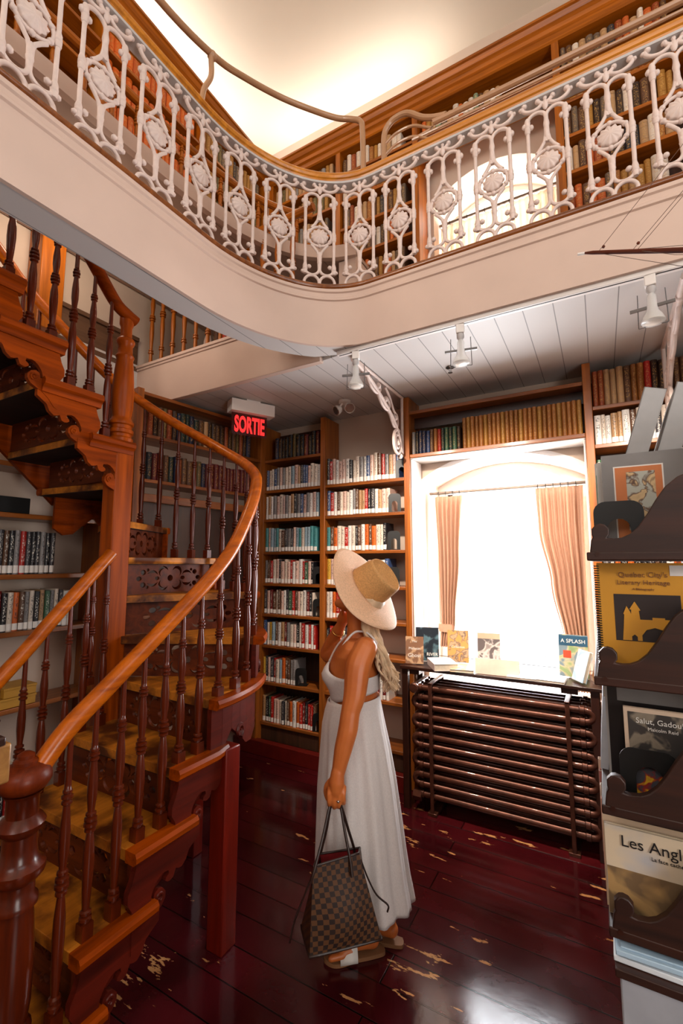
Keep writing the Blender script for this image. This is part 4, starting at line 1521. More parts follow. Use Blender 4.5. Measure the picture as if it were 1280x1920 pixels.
# things standing on the landing floor behind the guard
row('leather', (-2.74, 2.62, GZ + .001), (1, 0, 0), .34, 'standing behind stair opening guard', 'books behind the stair opening guard', seq=['brown', 'rust', 'red', 'rust', 'dark brown', 'red'], w=(.04, .055), h=(.26, .33), d=.2)
o = MB().lathe([(.035, 0), (.045, .01), (.048, .10), (.04, .20), (.02, .27), (.018, .34), (.02, .345)], 14, (0, 0, 0)).build('bottle', M['cream'], smooth=50)
o.location = (-2.83, 2.66, GZ + .001)
tag(o, 'cream bottle standing behind the balusters of the stair opening', 'bottle')
# ================================================================== curtains
def cloth_mat(name, col, trans=.35):
    m, t, b = nt(name)
    tc = N(t, 'ShaderNodeTexCoord')
    no = N(t, 'ShaderNodeTexNoise', i_Scale=180.0)
    t.links.new(tc.outputs['Object'], no.inputs['Vector'])
    c = lin(col)
    r = ramp(t, [(.3, tuple(v * .9 for v in c[:3]) + (1,)), (.7, c)])
    t.links.new(no.outputs['Fac'], r.inputs[0])
    t.links.new(r.outputs[0], b.inputs['Base Color'])
    b.inputs['Roughness'].default_value = .95
    tr = N(t, 'ShaderNodeBsdfTranslucent')
    t.links.new(r.outputs[0], tr.inputs['Color'])
    mx = N(t, 'ShaderNodeMixShader')
    mx.inputs[0].default_value = trans
    t.links.new(b.outputs[0], mx.inputs[1])
    t.links.new(tr.outputs[0], mx.inputs[2])
    out = t.nodes['Material Output']
    t.links.new(mx.outputs[0], out.inputs['Surface'])
    return m
M['curtain'] = cloth_mat('peach_curtain_cloth', (196, 152, 126), .07)
M['sheer'] = cloth_mat('pale_sheer_cloth', (240, 222, 204), .6)

def curtain(name, label, xs, y, pleats, amp=.022, seed=0, mat='curtain'):
    """xs: list of (z, x0, x1); hangs in folds"""
    r = random.Random(seed)
    xs = sorted(xs)
    K = pleats * 10
    ph = [r.uniform(-.4, .4) for _ in range(pleats + 1)]
    def xat(z):
        for (z0, a0, b0), (z1, a1, b1) in zip(xs, xs[1:]):
            if z0 <= z <= z1:
                f = (z - z0) / (z1 - z0)
                f = f * f * (3 - 2 * f)
                return a0 + (a1 - a0) * f, b0 + (b1 - b0) * f
        return xs[-1][1:]
    rows = []
    nz = 26
    zt, zb = xs[-1][0], xs[0][0]
    for i in range(nz + 1):
        z = zb + (zt - zb) * i / nz
        a, b = xat(z)
        rw = []
        for k in range(K + 1):
            u = k / K
            q = u * pleats
            j = min(pleats, int(q))
            w = math.sin(2 * PI * q + ph[j] * (1 - i / nz)) * .8 + .35 * math.sin(4 * PI * q + 1.3 + ph[j])
            rw.append(Vector((a + (b - a) * u + .004 * math.cos(2 * PI * q), y + amp * w * (1.0 if z < zt - .1 else .45 + .55 * (zt - z) / .1), z)))
        rows.append(rw)
    mb = MB()
    mb.loft(rows, closed=False)
    o = mb.build(name, M[mat], smooth=70, fix=False)
    s = o.modifiers.new('thick', 'SOLIDIFY')
    s.thickness = .003
    return tag(o, label, 'curtain')

RY = 3.66
curtain('curtain', 'peach curtain gathered at the left side of the lower window', [(.98, -1.165, -1.06), (1.2, -1.15, -1.03), (1.7, -1.165, -.985), (2.195, -1.185, -.955)], RY, 6, seed=1)
curtain('curtain', 'peach curtain gathered at the right side of the lower window', [(.76, -.235, -.11), (1.05, -.255, -.105), (1.5, -.33, -.10), (1.9, -.395, -.095), (2.205, -.405, -.09)], RY, 7, seed=2)
o = MB().lathe([(.062, 0), (.066, .03), (.064, .06)], 16).build('curtain_tieback', M['curtain'], smooth=60)
o.scale = (1, .6, 1)
o.location = (-1.112, RY, 1.10)
tag(o, 'peach fabric tieback round the left curtain of the lower window', 'tieback')

def curtain_rod(name, label, x0, x1, y, z, n):
    root = thing(name, label, 'curtain rod', ((x0 + x1) / 2, y, z))
    MB().tube([(x0, y, z), (x1, y, z)], .0115, 10).build('rod', plain('pewter_rod', (120, 104, 92), .4, .6), root)
    for x in (x0 + .01, x1 - .01):
        MB().tube([(x, y, z), (x, y + .05, z)], .012, 8).build('rod_bracket', M['greyiron'], root)
    for x in n:
        ringp = [(x, y + .018 * math.cos(a), z - .004 + .018 * math.sin(a)) for a in [2 * PI * i / 12 for i in range(12)]]
        MB().tube(ringp, .0022, 6, closed=True).build('curtain_ring', M['black'], root)
curtain_rod('curtain_rod', 'pewter curtain rod with small hooks across the lower window', -1.222, -.068, RY, 2.225, [-1.15, -1.09, -1.03, -.975, -.385, -.33, -.28, -.23, -.18, -.13])
curtain('curtain', 'pale peach curtain closed over the left half of the gallery window', [(3.63, -1.085, -.64), (4.62, -1.085, -.62)], 3.70, 9, .016, seed=4, mat='sheer')
curtain('curtain', 'pale peach curtain closed over the right half of the gallery window', [(3.63, -.60, -.155), (4.62, -.60, -.155)], 3.70, 9, .016, seed=5, mat='sheer')
curtain_rod('curtain_rod', 'dark curtain rod across the gallery window on the upper floor', -1.095, -.145, 3.70, 4.645, [-1.0, -.85, -.7, -.5, -.35, -.2])

# ================================================================== radiator
rd = thing('pipe_radiator', 'large brown pipe coil radiator standing under the display table by the window', 'radiator', (-.63, 3.2, 0))
nrun = 12
zt, zb = .80, .115
pit = (zt - zb) / (nrun - 1)
rows_y = [3.075 + i * .072 for i in range(4)]
for q, y in enumerate(rows_y):
    dx = .012 * (q % 2)
    pts = []
    for i in range(nrun):
        z = zt - i * pit
        xl, xr = -1.135 - dx, -.125 + dx
        l2r = (i % 2 == 0)
        a, b = (xl, xr) if l2r else (xr, xl)
        if i == 0:
            a = xl - .02
        for f in (0, .5, 1):
            pts.append((a + (b - a) * f, y, z))
        if i < nrun - 1:
            e = b
            sg = 1 if l2r else -1
            for an in (30, 60, 90, 120, 150):
                pts.append((e + sg * pit / 2 * math.sin(math.radians(an)) * 1.25, y, z - pit / 2 + pit / 2 * math.cos(math.radians(an))))
    el = MB().tube(pts, .0205, 10)
    for i in range(nrun):
        z = zt - i * pit
        for x in (-1.125 - dx, -.145 + dx):
            el.lathe([(.0195, -.016), (.0255, -.012), (.0255, .012), (.0195, .016)], 10, (x, y, z), axis='x')
    el.build('pipe_coil', M['rad'], rd, smooth=50)
for x in (-1.05, -.22):
    cl = MB()
    for y in (rows_y[0] - .028, rows_y[-1] + .028):
        cl.box(x - .012, y - .006, .0, x + .012, y + .006, .84)
    for i in range(0, nrun, 1):
        z = zt - (i + .5) * pit
        cl.box(x - .012, rows_y[0] - .028, z - .006, x + .012, rows_y[-1] + .028, z + .006)
    cl.box(x - .03, rows_y[0] - .035, 0, x + .03, rows_y[-1] + .035, .02)
    cl.box(x - .014, rows_y[0] - .034, .828, x + .014, rows_y[-1] + .034, .842)
    cl.build('clamp_frame', M['rad'], rd, bevel=.003)
MB().lathe([(.03, -.03), (.036, -.028), (.036, .028), (.03, .03)], 6, (-1.155, rows_y[0], zb - .012), axis='x').build('end_nut', M['rad'], rd)
MB().tube([(-1.16, rows_y[0], zt), (-1.16, rows_y[-1] + .02, zt)], .03, 10).build('header_pipe', M['rad'], rd)
MB().lathe([(.028, -.05), (.034, -.045), (.034, -.02), (.028, -.01)], 10, (-1.16, rows_y[0], zt), axis='y').build('header_cap', M['rad'], rd)

# ================================================================== display table over the radiator
tb = thing('display_table', 'narrow dark display table standing over the radiator under the window', 'table', (-.63, 3.1, .94))
MB().box(-1.265, 3.045, .914, -.032, 3.42, .936).build('tabletop', M['dark_x'], tb, bevel=.004)
for x in (-1.235, -.075):
    MB().box(x - .022, 3.06, 0, x + .022, 3.10, .914).build('leg', M['dark_z'], tb, bevel=.003)
    MB().box(x - .022, 3.36, 0, x + .022, 3.40, .914).build('leg', M['dark_z'], tb, bevel=.003)
MB().box(-1.2, 3.06, .884, -1.13, 3.40, .914).build('batten', M['dark_y'], tb)
MB().box(-.25, 3.06, .884, -.16, 3.40, .914).build('batten', M['dark_y'], tb)

def flat_cover(name, col, spots, scale=7, rough=.3):
    """a cover with broad printed shapes"""
    m, t, b = nt(name)
    tc = N(t, 'ShaderNodeTexCoord')
    no = N(t, 'ShaderNodeTexNoise', i_Scale=scale, i_Detail=3.0, i_Distortion=.5)
    t.links.new(tc.outputs['Object'], no.inputs['Vector'])
    st_ = [(0, lin(col))]
    for i, c in enumerate(spots):
        st_.append((.42 + i * .16 / max(1, len(spots)), lin(c)))
    r = ramp(t, st_)
    t.links.new(no.outputs['Fac'], r.inputs[0])
    t.links.new(r.outputs[0], b.inputs['Base Color'])
    b.inputs['Roughness'].default_value = rough
    return m

def display_book(label, loc, rz, w, h, th, cover, tilt=0.0, texts=(), spine=None, patches=(), cat='book', name='display_book'):
    """a book standing with its front cover along local -y; leaning back by tilt"""
    root = thing(name, label, cat, loc, 0)
    root.rotation_euler = (-tilt, 0, rz)
    b = MB()
    b.box(-w / 2, 0, 0, w / 2, .0025, h, 0)
    b.box(-w / 2, th - .0025, 0, w / 2, th, h, 0)
    b.box(-w / 2, .002, 0, -w / 2 + .003, th - .002, h, 0)
    b.box(-w / 2 + .003, .0025, .003, w / 2 - .004, th - .0025, h - .003, 1)
    b.build('cover', [cover, M['pages']], root, local=True)
    for (x, z, pw, ph, mat) in patches:
        MB().box(x - pw / 2, -.0008, z - ph / 2, x + pw / 2, .001, z + ph / 2).build('cover_picture', mat, root, local=True)
    for (s, x, z, size, mat) in texts:
        vs, fs = text_data(s, size, (x, -.0014, z), (1, 0, 0), (0, 0, 1), .0004)
        MB().add(vs, fs).build('cover_lettering', mat, root, local=True, smooth=0, fix=False)
    return root

M['ink'] = plain('black_ink', (28, 24, 24), .5)
M['whiteink'] = plain('white_ink', (240, 236, 228), .5)
sepia = flat_cover('sepia_cover', (160, 116, 84), [(196, 158, 122), (132, 94, 70)], 16)
darkcov = flat_cover('dark_teal_cover', (34, 56, 66), [(86, 116, 126), (24, 34, 44)], 10)
def stand_wire(x, y, z, rz=0):
    pass
TZ = .937
def lying(label, loc, rz, w, d, th, col, name='display_book'):
    root = thing(name, label, 'book', loc, rz)
    b = MB()
    b.box(-w / 2, -d / 2, 0, w / 2, d / 2, .0025, 0)
    b.box(-w / 2, -d / 2, th - .0025, w / 2, d / 2, th, 0)
    b.box(-w / 2, -d / 2, .002, -w / 2 + .003, d / 2, th - .002, 0)
    b.box(-w / 2 + .003, -d / 2 + .003, .0025, w / 2 - .004, d / 2 - .003, th - .0025, 1)
    b.build('cover', [col, M['pages']], root, local=True)
    return root
p = atZ(788, 1240, TZ)
display_book('brown sepia book titled Ghost standing at the left end of the display table', (p.x, 3.115, TZ + .006), .30, .125, .185, .02, sepia, .16, [('The', 0, .145, .022, M['whiteink']), ('Melanin', 0, .095, .026, M['whiteink']), ('Ghost', .0, .045, .036, M['whiteink'])])
display_book('dark teal book with a cloaked figure standing behind the sepia book', (-1.135, 3.255, TZ + .006), .30, .165, .235, .02, darkcov, .14, [('RIVER', .035, .035, .032, M['whiteink'])])
lying('thick pink and white book lying beside the sepia book', (-.985, 3.125, TZ), .55, .16, .215, .045, flat_cover('pinkwhite_cover', (214, 178, 176), [(232, 214, 210)], 12))
lying('thin pale blue book lying at the front of the display table', (-.85, 3.140, TZ), .2, .15, .2, .018, flat_cover('paleblue_cover', (150, 182, 196), [(220, 214, 196), (206, 168, 120)], 14))
display_book('book with a collage of brown photographs standing near the middle of the table', (-.925, 3.305, TZ + .006), .18, .148, .222, .018, flat_cover('collage_cover', (150, 112, 78), [(190, 160, 128), (112, 96, 92), (206, 152, 88)], 22), .15, [('Collection', 0, .10, .022, M['whiteink'])])
pm = flat_cover('grey_portrait', (70, 64, 66), [(150, 140, 136), (206, 196, 190), (96, 88, 88)], 12)
display_book('cream book with a grey portrait photograph standing near the middle of the table', (-.715, 3.325, TZ + .006), .12, .152, .215, .016, plain('cream_cover', (196, 166, 140), .35), .15, patches=[(0, .094, .15, .165, pm)])
cs = thing('tent_card', 'pale pink folded tent card with a line of lettering on the display table', 'card', (-.62, 3.115, TZ))
b = MB()
b.prism([(-.135, 0), (.135, 0), (.135, .098), (-.135, .098)], (0, -.035, 0), (1, 0, 0), (0, .30, .954), .0012)
b.prism([(-.135, 0), (.135, 0), (.135, .098), (-.135, .098)], (0, .027, 0), (1, 0, 0), (0, -.30, .954), .0012)
b.build('card', plain('pink_card', (232, 202, 184), .7), cs, local=True)
vs, fs = text_data('Literary Society Publications', .0145, (0, -.0225, .036), (1, 0, 0), (0, .30, .954), .0003)
MB().add(vs, fs).build('card_lettering', plain('brown_ink', (150, 104, 84), .6), cs, local=True, smooth=0, fix=False)
cs.rotation_euler = (0, 0, .06)
lying('thin white booklet lying right of the tent card', (-.47, 3.115, TZ), .05, .17, .15, .012, plain('white_cover', (226, 216, 210), .4))
lying('thin white booklet lying at the front right of the display table', (-.305, 3.115, TZ), -.05, .16, .14, .014, plain('white_cover_two', (230, 222, 218), .4))
splash = flat_cover('splash_cover', (60, 104, 96), [(150, 170, 120), (196, 186, 150), (120, 140, 150)], 9)
display_book('green and blue book with big white lettering leaning at the right end of the table', (-.185, 3.245, TZ + .006), -.05, .165, .255, .02, splash, .12, [('A SPLASH', -.0, .205, .033, M['whiteink'])], patches=[(.0, .218, .163, .062, plain('splash_band', (44, 84, 110), .4)), (-.035, .135, .045, .045, plain('red_dot', (208, 72, 44), .5))])
display_book('white and blue book tilted at the right front of the table', (-.165, 3.130, TZ + .012), -1.0, .115, .185, .024, flat_cover('whiteblue_cover', (226, 226, 228), [(150, 180, 204), (236, 230, 222)], 8), .30)
display_book('pale orange book tilted at the right end corner of the table', (-.062, 3.135, TZ + .012), -1.05, .12, .195, .02, flat_cover('paleorange_cover', (228, 206, 190), [(214, 140, 84), (232, 214, 200)], 9), .25)
# wire easels
def easel(loc, rz, label):
    r = thing('wire_easel', label, 'easel', loc, rz, 'wire easels on the display table')
    b = MB()
    for s in (-1, 1):
        b.tube([(s * .03, -.03, .012), (s * .03, -.03, .002), (s * .03, .03, .002), (s * .008, .02, .12)], .0014, 6)
    b.tube([(-.008, .02, .12), (.008, .02, .12)], .0014, 6)
    b.build('wire', M['chrome'], r, local=True)
easel((-.50, 3.275, TZ), .1, 'empty wire easel on the display table, left of two by the window')
easel((-.36, 3.275, TZ), .0, 'empty wire easel on the display table, right of two by the window')

# ================================================================== lamps and signs under the gallery
tr = thing('lighting_track', 'white lighting track fixed under the gallery edge', 'lighting track', (.2, 2.36, CZ))
MB().box(-1.37, 2.345, CZ - .028, 2.5, 2.385, CZ - .001).build('track_body', M['white'], tr, bevel=.002)
MB().box(-1.36, 2.357, CZ - .0295, 2.5, 2.363, CZ - .0275).build('track_slot', M['black'], tr)

M['pewter'] = plain('dark_wire', (92, 86, 84), .4, .5)
def spot(loc, label, aim):
    r = thing('track_spotlight', label, 'spotlight', loc, aim, 'track spotlights under the gallery')
    MB().box(-.022, -.018, -.05, .022, .018, 0).build('adapter', M['white'], r, local=True, bevel=.004)
    MB().lathe([(.012, -.05), (.02, -.055), (.02, -.075), (.013, -.085), (.011, -.10)], 12).build('socket', M['greyiron'], r, local=True)
    lm = MB()
    lm.lathe([(.012, -.085), (.019, -.10), (.02, -.15), (.028, -.175), (.043, -.20), (.048, -.218), (.042, -.224)], 18)
    lm.build('lamp_bulb', M['lampglass'], r, local=True, smooth=50)
    MB().lathe([(.041, -.212), (.043, -.217), (.028, -.226), (.01, -.229)], 16).build('lamp_lens', M['lens'], r, local=True, smooth=50)
    wi = MB()
    for s in (-1, 1):
        wi.tube([(s * .052, 0, -.075), (s * .056, 0, -.235)], .0022, 6)
        wi.tube([(s * .056, 0, -.235), (s * .03, 0, -.235)], .0022, 6)
        wi.box(s * .02 if s > 0 else -.085, -.006, -.152, .085 if s > 0 else -.02, .006, -.14)
    wi.build('wire_bracket', M['pewter'], r, local=True)
    S = bpy.data.lights.new('spot_beam', 'SPOT')
    S.energy = 160
    S.color = (1, .86, .72)
    S.spot_size = math.radians(95)
    S.spot_blend = .8
    S.shadow_soft_size = .03
    so_ = bpy.data.objects.new('spot_beam', S)
    C.objects.link(so_)
    so_.parent = r
    so_.location = (0, .0, -.245)
    so_.rotation_euler = (math.radians(42), 0, -aim)
    b_ = MB()
    b_.box(-.008, -.008, -.185, .008, .008, -.10)
    b_.build('filament_stem', M['greyiron'], r, local=True)
for x, l, a in ((-1.245, 'glass track spotlight at the left end, above the bookcase', .3), (-.60, 'glass track spotlight in the middle of the track', .2), (.262, 'glass track spotlight at the right, nearest the display rack', -.15)):
    spot((x, 2.365, CZ - .028), l, a)

sp = thing('ceiling_sprinkler', 'small chrome sprinkler head on the board ceiling', 'sprinkler', (-.82, 2.93, CZ))
MB().lathe([(.03, -.004), (.03, 0)], 16).build('rose', M['chrome'], sp, local=True)
MB().lathe([(.009, -.035), (.012, -.02), (.008, -.004)], 10).build('nozzle', M['chrome'], sp, local=True)
MB().lathe([(.016, -.04), (.016, -.037)], 12).build('deflector', M['chrome'], sp, local=True)

em = thing('emergency_light', 'white twin-head emergency light on the ceiling by the corner', 'light', (-1.76, 3.14, CZ))
MB().lathe([(.045, -.02), (.05, -.012), (.05, 0)], 18).build('base', M['white'], em, local=True)
for s in (-1, 1):
    MB().tube([(s * .02, 0, -.015), (s * .045, -.01, -.055)], .009, 8).build('swivel_arm', M['white'], em, local=True)
    ax = Vector((s * .5, -.8, -.5)).normalized()
    c0 = Vector((s * .055, -.012, -.07))
    h = MB()
    h.tube([c0 - ax * .035, c0 - ax * .03, c0, c0 + ax * .02], [.012, .024, .038, .042], 16)
    h.build('lamp_head', M['white'], em, local=True)
    h = MB()
    h.tube([c0 + ax * .019, c0 + ax * .024], [.039, .034], 16)
    h.build('lamp_glass', M['chrome'], em, local=True)

# added lamp, unseen under the raised landing, to brighten the stair wall
fl2 = thing('added_fill_lamp', 'round added fill lamp, unseen, under the raised landing above the stair', 'light', (-2.85, 1.5, 3.995))
MB().lathe([(.10, -.035), (.125, -.02), (.13, 0)], 24).build('lamp_shade', M['lens'], fl2, local=True, smooth=50)
fl_l = bpy.data.lights.new('added_fill_lamp_light', 'POINT')
fl_l.energy = 12
fl_l.color = (1, .80, .60)
fl_l.shadow_soft_size = .08
fl_o = bpy.data.objects.new('added_fill_lamp_light', fl_l)
C.objects.link(fl_o)
fl_o.parent = fl2
fl_o.location = (0, 0, -.13)

# exit sign
ex = thing('exit_sign', 'white exit sign box with a red lit panel reading SORTIE', 'sign', (-2.30, 2.80, CZ))
e0, e1 = atZ(424, 756, 2.86), atZ(510, 784, 2.86)
a = atY(430, 770, 2.62)
bq = atY(510, 787, 2.95)
d = Vector((bq.x - a.x, bq.y - a.y, 0))
L = d.length
d.normalize()
nrm = Vector((d.y, -d.x, 0))
ctr = Vector(((a.x + bq.x) / 2, (a.y + bq.y) / 2, 0))
def ebox(name, mat, s0, s1, z0, z1, t0, t1, bevel=.003):
    m_ = MB()
    vs = [ctr + d * s + nrm * t + Vector((0, 0, z)) for z in (z0, z1) for t in (t0, t1) for s in (s0, s1)]
    m_.add(vs, [(0, 2, 3, 1), (4, 5, 7, 6), (0, 1, 5, 4), (2, 6, 7, 3), (0, 4, 6, 2), (1, 3, 7, 5)])
    return m_.build(name, mat, ex, bevel=bevel)
ebox('housing', M['white'], -L / 2, L / 2, 2.86, 2.958, -.055, .055)
ebox('ceiling_plate', M['white'], -.06, .06, 2.957, CZ, -.05, .05)
ebox('red_panel', M['acrylic'], -L / 2 + .02, L / 2 - .05, 2.68, 2.862, -.004, .004, 0)
vs, fs = text_data('SORTIE', .185, ctr + nrm * .006 - d * .015 + Vector((0, 0, 2.705)), d, (0, 0, 1), .0015, 'CENTER', .006, .50 * L / .43)
MB().add(vs, fs).build('sign_lettering', M['redlight'], ex, smooth=0, fix=False)

# iron scroll brackets under the gallery
def scroll_iron(name, label, x):
    r = thing(name, label, 'bracket', (x, YF, 2.6), 0, 'white iron scroll brackets under the gallery')
    b = MB()
    def P(pts, rad, sub=5):
        b.tube(smooth_path([(x, y, z) for y, z in pts], sub), rad, 8)
    P([(2.45, 2.945), (2.60, 2.925), (2.78, 2.87), (2.95, 2.80), (3.10, 2.72), (3.20, 2.62), (3.24, 2.50)], .016)
    P([(2.45, 2.955), (3.28, 2.955)], .012)
    P([(3.27, 2.955), (3.27, 2.50)], .012)
    P([(2.62, 2.93), (2.70, 2.86), (2.80, 2.84), (2.86, 2.88), (2.82, 2.92)], .010)
    P([(2.80, 2.86), (2.88, 2.79), (2.98, 2.77), (3.02, 2.82), (2.97, 2.86), (2.93, 2.83)], .011)
    P([(2.95, 2.93), (3.03, 2.88), (3.10, 2.80), (3.16, 2.78)], .010)
    P([(3.02, 2.76), (3.10, 2.68), (3.17, 2.70), (3.17, 2.77), (3.12, 2.78)], .010)
    sp_ = []
    for i in range(40):
        t_ = i / 39
        rr = .085 * (1 - .85 * t_)
        a_ = 1.2 + t_ * 4.6 * PI
        sp_.append((x, 3.17 + rr * math.cos(a_), 2.565 + rr * 1.25 * math.sin(a_)))
    b.tube(sp_, [.013 * (1 - .4 * i / 39) for i in range(40)], 8)
    for q in ((2.60, 2.925), (2.83, 2.9), (2.95, 2.84), (3.13, 2.75), (3.17, 2.565), (3.22, 2.47)):
        b.ball((x, q[0], q[1]), .022, 8)
    b.build('scroll_casting', M['iron'], r, smooth=60)
scroll_iron('iron_bracket', 'white iron scroll bracket beside the left window bookcase upright', -1.31)
scroll_iron('iron_bracket', 'white iron scroll bracket above the display rack at the right edge', .40)
# ================================================================== display rack at the right
RX, RYF, RYB = -.02, 1.35, 2.30
rk = thing('display_rack', 'dark wooden display rack with scroll-cut ends at the right edge', 'rack', (.25, 1.8, 0))
M['rackwood'] = wood('rack_wood', (20, 9, 6), (62, 30, 18), 'x', .5, coat=.0)
tiers = [1.685, 1.375, 1.072, .80]
def end_panel(z):
    p = [(RX - .004, z - .006), (RX + .0, z + .022)]
    p += [(RX + .004, z + .03)] + [(RX + .022 + .021 * math.cos(math.radians(q)), z + .044 + .021 * math.sin(math.radians(q))) for q in (200, 160, 120, 90, 60, 20, -20, -50)]
    p += [(RX + .052, z + .026), (RX + .068, z + .028), (RX + .085, z + .036), (RX + .105, z + .055), (RX + .125, z + .085), (RX + .145, z + .12), (RX + .165, z + .15), (RX + .19, z + .172), (RX + .22, z + .185), (RX + .26, z + .19), (RX + .6, z + .19), (RX + .6, z - .03), (RX - .004, z - .03)]
    return p
for z in tiers:
    MB().prism(end_panel(z), (0, RYF, 0), (1, 0, 0), (0, 0, 1), .022).build('scroll_end', M['rackwood'], rk, bevel=.003)
    MB().prism(end_panel(z), (0, RYB, 0), (1, 0, 0), (0, 0, 1), .022).build('scroll_end', M['rackwood'], rk, bevel=.003)
    MB().box(RX - .012, RYF - .012, z - .03, .58, RYB + .012, z - .008).build('shelf', M['rackwood'], rk, bevel=.003)
    MB().tube([(RX + .012, RYF - .014, z - .012), (RX + .012, RYF - .010, z - .012)], .006, 10).build('peg', M['dark_x'], rk)
MB().box(.30, RYF + .01, .0, .58, RYB - .01, 2.02).build('back_box', M['dark_z'], rk, bevel=.004)
MB().box(.28, RYF - .0, 2.02, 1.2, RYB, 2.05).build('top_board', M['rackwood'], rk, bevel=.004)
MB().box(.28, RYF + .02, 0, .30, RYB - .02, 2.02).build('partition_board', M['dark_z'], rk)
MB().box(1.15, RYF + .02, 0, 1.18, RYB - .02, 2.02).build('far_end_board', M['dark_z'], rk)
MB().box(RX + .005, RYF - .02, 0, .58, RYB, .70).build('base_box', plain('pale_base_panel', (168, 170, 178), .5, var=.05), rk, bevel=.004)
MB().box(RX - .004, RYF - .03, .70, .58, RYB + .01, .718).build('base_ledge', M['rackwood'], rk, bevel=.002)

def rack_book(label, y, x0, z, w, h, th, cover, texts=(), patches=(), lean=0.0, name='display_book', cat='book', extra=None):
    """book standing parallel to the rack's end, front cover towards -y"""
    r = thing(name, label, cat, (x0 + w / 2, y, z), 0)
    r.rotation_euler = (0, lean, 0)
    b = MB()
    b.box(-w / 2, 0, 0, w / 2, .002, h, 0)
    b.box(-w / 2, th - .002, 0, w / 2, th, h, 0)
    b.box(-w / 2, .001, 0, -w / 2 + .002, th - .001, h, 0)
    b.box(-w / 2 + .002, .002, .003, w / 2 - .003, th - .002, h - .003, 1)
    b.build('cover', [cover, M['pages']], r, local=True)
    for ip, (x, zz_, pw, ph, mat) in enumerate(patches):
        MB().box(x - pw / 2, -.0006 - .0004 * ip, zz_ - ph / 2, x + pw / 2, .001, zz_ + ph / 2).build('cover_picture', mat, r, local=True)
    for (s, x, zz_, size, mat, al) in texts:
        vs, fs = text_data(s, size, (x, -.0024, zz_), (1, 0, 0), (0, 0, 1), .0004, al)
        MB().add(vs, fs).build('cover_lettering', mat, r, local=True, smooth=0, fix=False)
    return r

def rack_bookend(label, y, x0, z, w, h):
    vs, fs = plate_mesh(bookend_mb(w, h), .003, (0, 0, 0), (1, 0, 0), (0, 0, 1))
    m_ = MB().add(vs, fs)
    m_.box(0, -.0015, 0, w, .09, .002)
    o = m_.build('bookend', M['black'], smooth=0)
    o.location = (x0, y, z)
    return tag(o, label, 'bookend', 'black metal bookends')

M['yellow'] = plain('mustard_cover', (206, 146, 52), .3, var=.03)
M['brownink'] = plain('brown_ink_two', (120, 72, 40), .5)
M['charcoal'] = plain('charcoal_print', (52, 44, 44), .35)
T1, T2, T3, T4 = [z - .007 for z in tiers]
# tier 1: magazines between end panel and bookend
art = flat_cover('sepia_painting', (120, 84, 56), [(206, 176, 132), (90, 60, 44), (176, 176, 164)], 26)
fr_ = plain('orange_mount', (196, 112, 56), .4)
greycov = plain('grey_cover', (128, 124, 122), .25, var=.05)
rack_book('grey magazine with an orange framed painting on the top tier of the rack', 1.46, .015, T1, .21, .272, .008, greycov, [('TH', .068, .172, .022, M['whiteink'], 'CENTER')], [(-.02, .125, .115, .225, plain('white_mount', (222, 214, 206), .4)), (-.02, .125, .108, .218, fr_), (-.015, .14, .066, .16, art)])
for i, (c, w, h, l) in enumerate((((196, 190, 184), .20, .262, 'pale grey magazine standing behind the grey one on the top tier'), ((214, 208, 200), .19, .255, 'white magazine standing third on the top tier of the rack'), ((110, 140, 104), .18, .24, 'green magazine standing at the back of the top tier'), ((190, 186, 180), .20, .285, 'tall pale magazine at the far end of the top tier'))):
    rack_book(l, 1.50 + i * .045, .004 - .002 * i, T1, w, h, .012, plain('magazine_cover_%d' % i, c, .3))
rack_bookend('large black arched bookend on the top tier of the rack', 1.41, -.012, T1 + .001, .116, .135)
# binders lying askew above the top tier
for i, (x0, tl, l) in enumerate(((.105, .30, 'grey binder leaning at the top of the rack, left of two'), (.185, .30, 'grey binder leaning at the top of the rack, right of two'))):
    b = MB()
    b.box(-.028, .0, 0, .028, .24, .004)
    b.box(-.028, .0, 0, -.025, .24, .22)
    b.box(.025, .0, 0, .028, .24, .22)
    b.box(-.028, .0, .0, .028, .003, .22)
    b.box(-.024, .006, .004, .024, .23, .20, 1)
    o = b.build('binder', [plain('grey_binder_%d' % i, (176, 174, 174), .4), M['black']], bevel=.003)
    o.location = (x0, 1.60, 1.960)
    o.rotation_euler = (0, tl, 0)
    tag(o, l, 'binder')
sh = MB().box(.075, 1.58, 1.938, .29, 1.86, 1.956).build('upper_ledge', M['rackwood'], rk, bevel=.002)
# tier 2: comb-bound book
q = rack_book('mustard comb-bound book about Quebec City literary heritage on the second tier', 1.40, -.012, T2, .212, .281, .010, M['yellow'],
              [("Quebec City's", -.005, .245, .0185, M['brownink'], 'CENTER'), ('Literary Heritage', -.005, .226, .0165, M['brownink'], 'CENTER'), ('A Bibliography', -.005, .212, .008, M['brownink'], 'CENTER')],
              [(.0, .142, .142, .118, M['charcoal']), (.078, .262, .05, .026, plain('white_sticker', (232, 226, 222), .5))])
q['category'] = 'book'
g = MB()
def gp(poly):
    g.prism(poly, (0, -.0022, .085), (1, 0, 0), (0, 0, 1), .0008)
gp([(-.056, 0), (-.036, 0), (-.036, .010), (-.030, .015), (-.024, .010), (-.024, 0), (-.014, 0), (-.014, .014), (-.004, .028), (.014, .034), (.034, .028), (.046, .014), (.046, 0), (.066, 0), (.064, .055), (.036, .055), (.036, .059), (.010, .059), (.010, .053), (-.010, .053), (-.016, .053), (-.018, .075), (-.014, .076), (-.026, .098), (-.038, .078), (-.034, .077), (-.035, .066), (-.037, .072), (-.044, .086), (-.052, .066), (-.050, .064), (-.053, .03)])
g.build('castle_print', M['yellow'], q, local=True, smooth=0)
cb = MB()
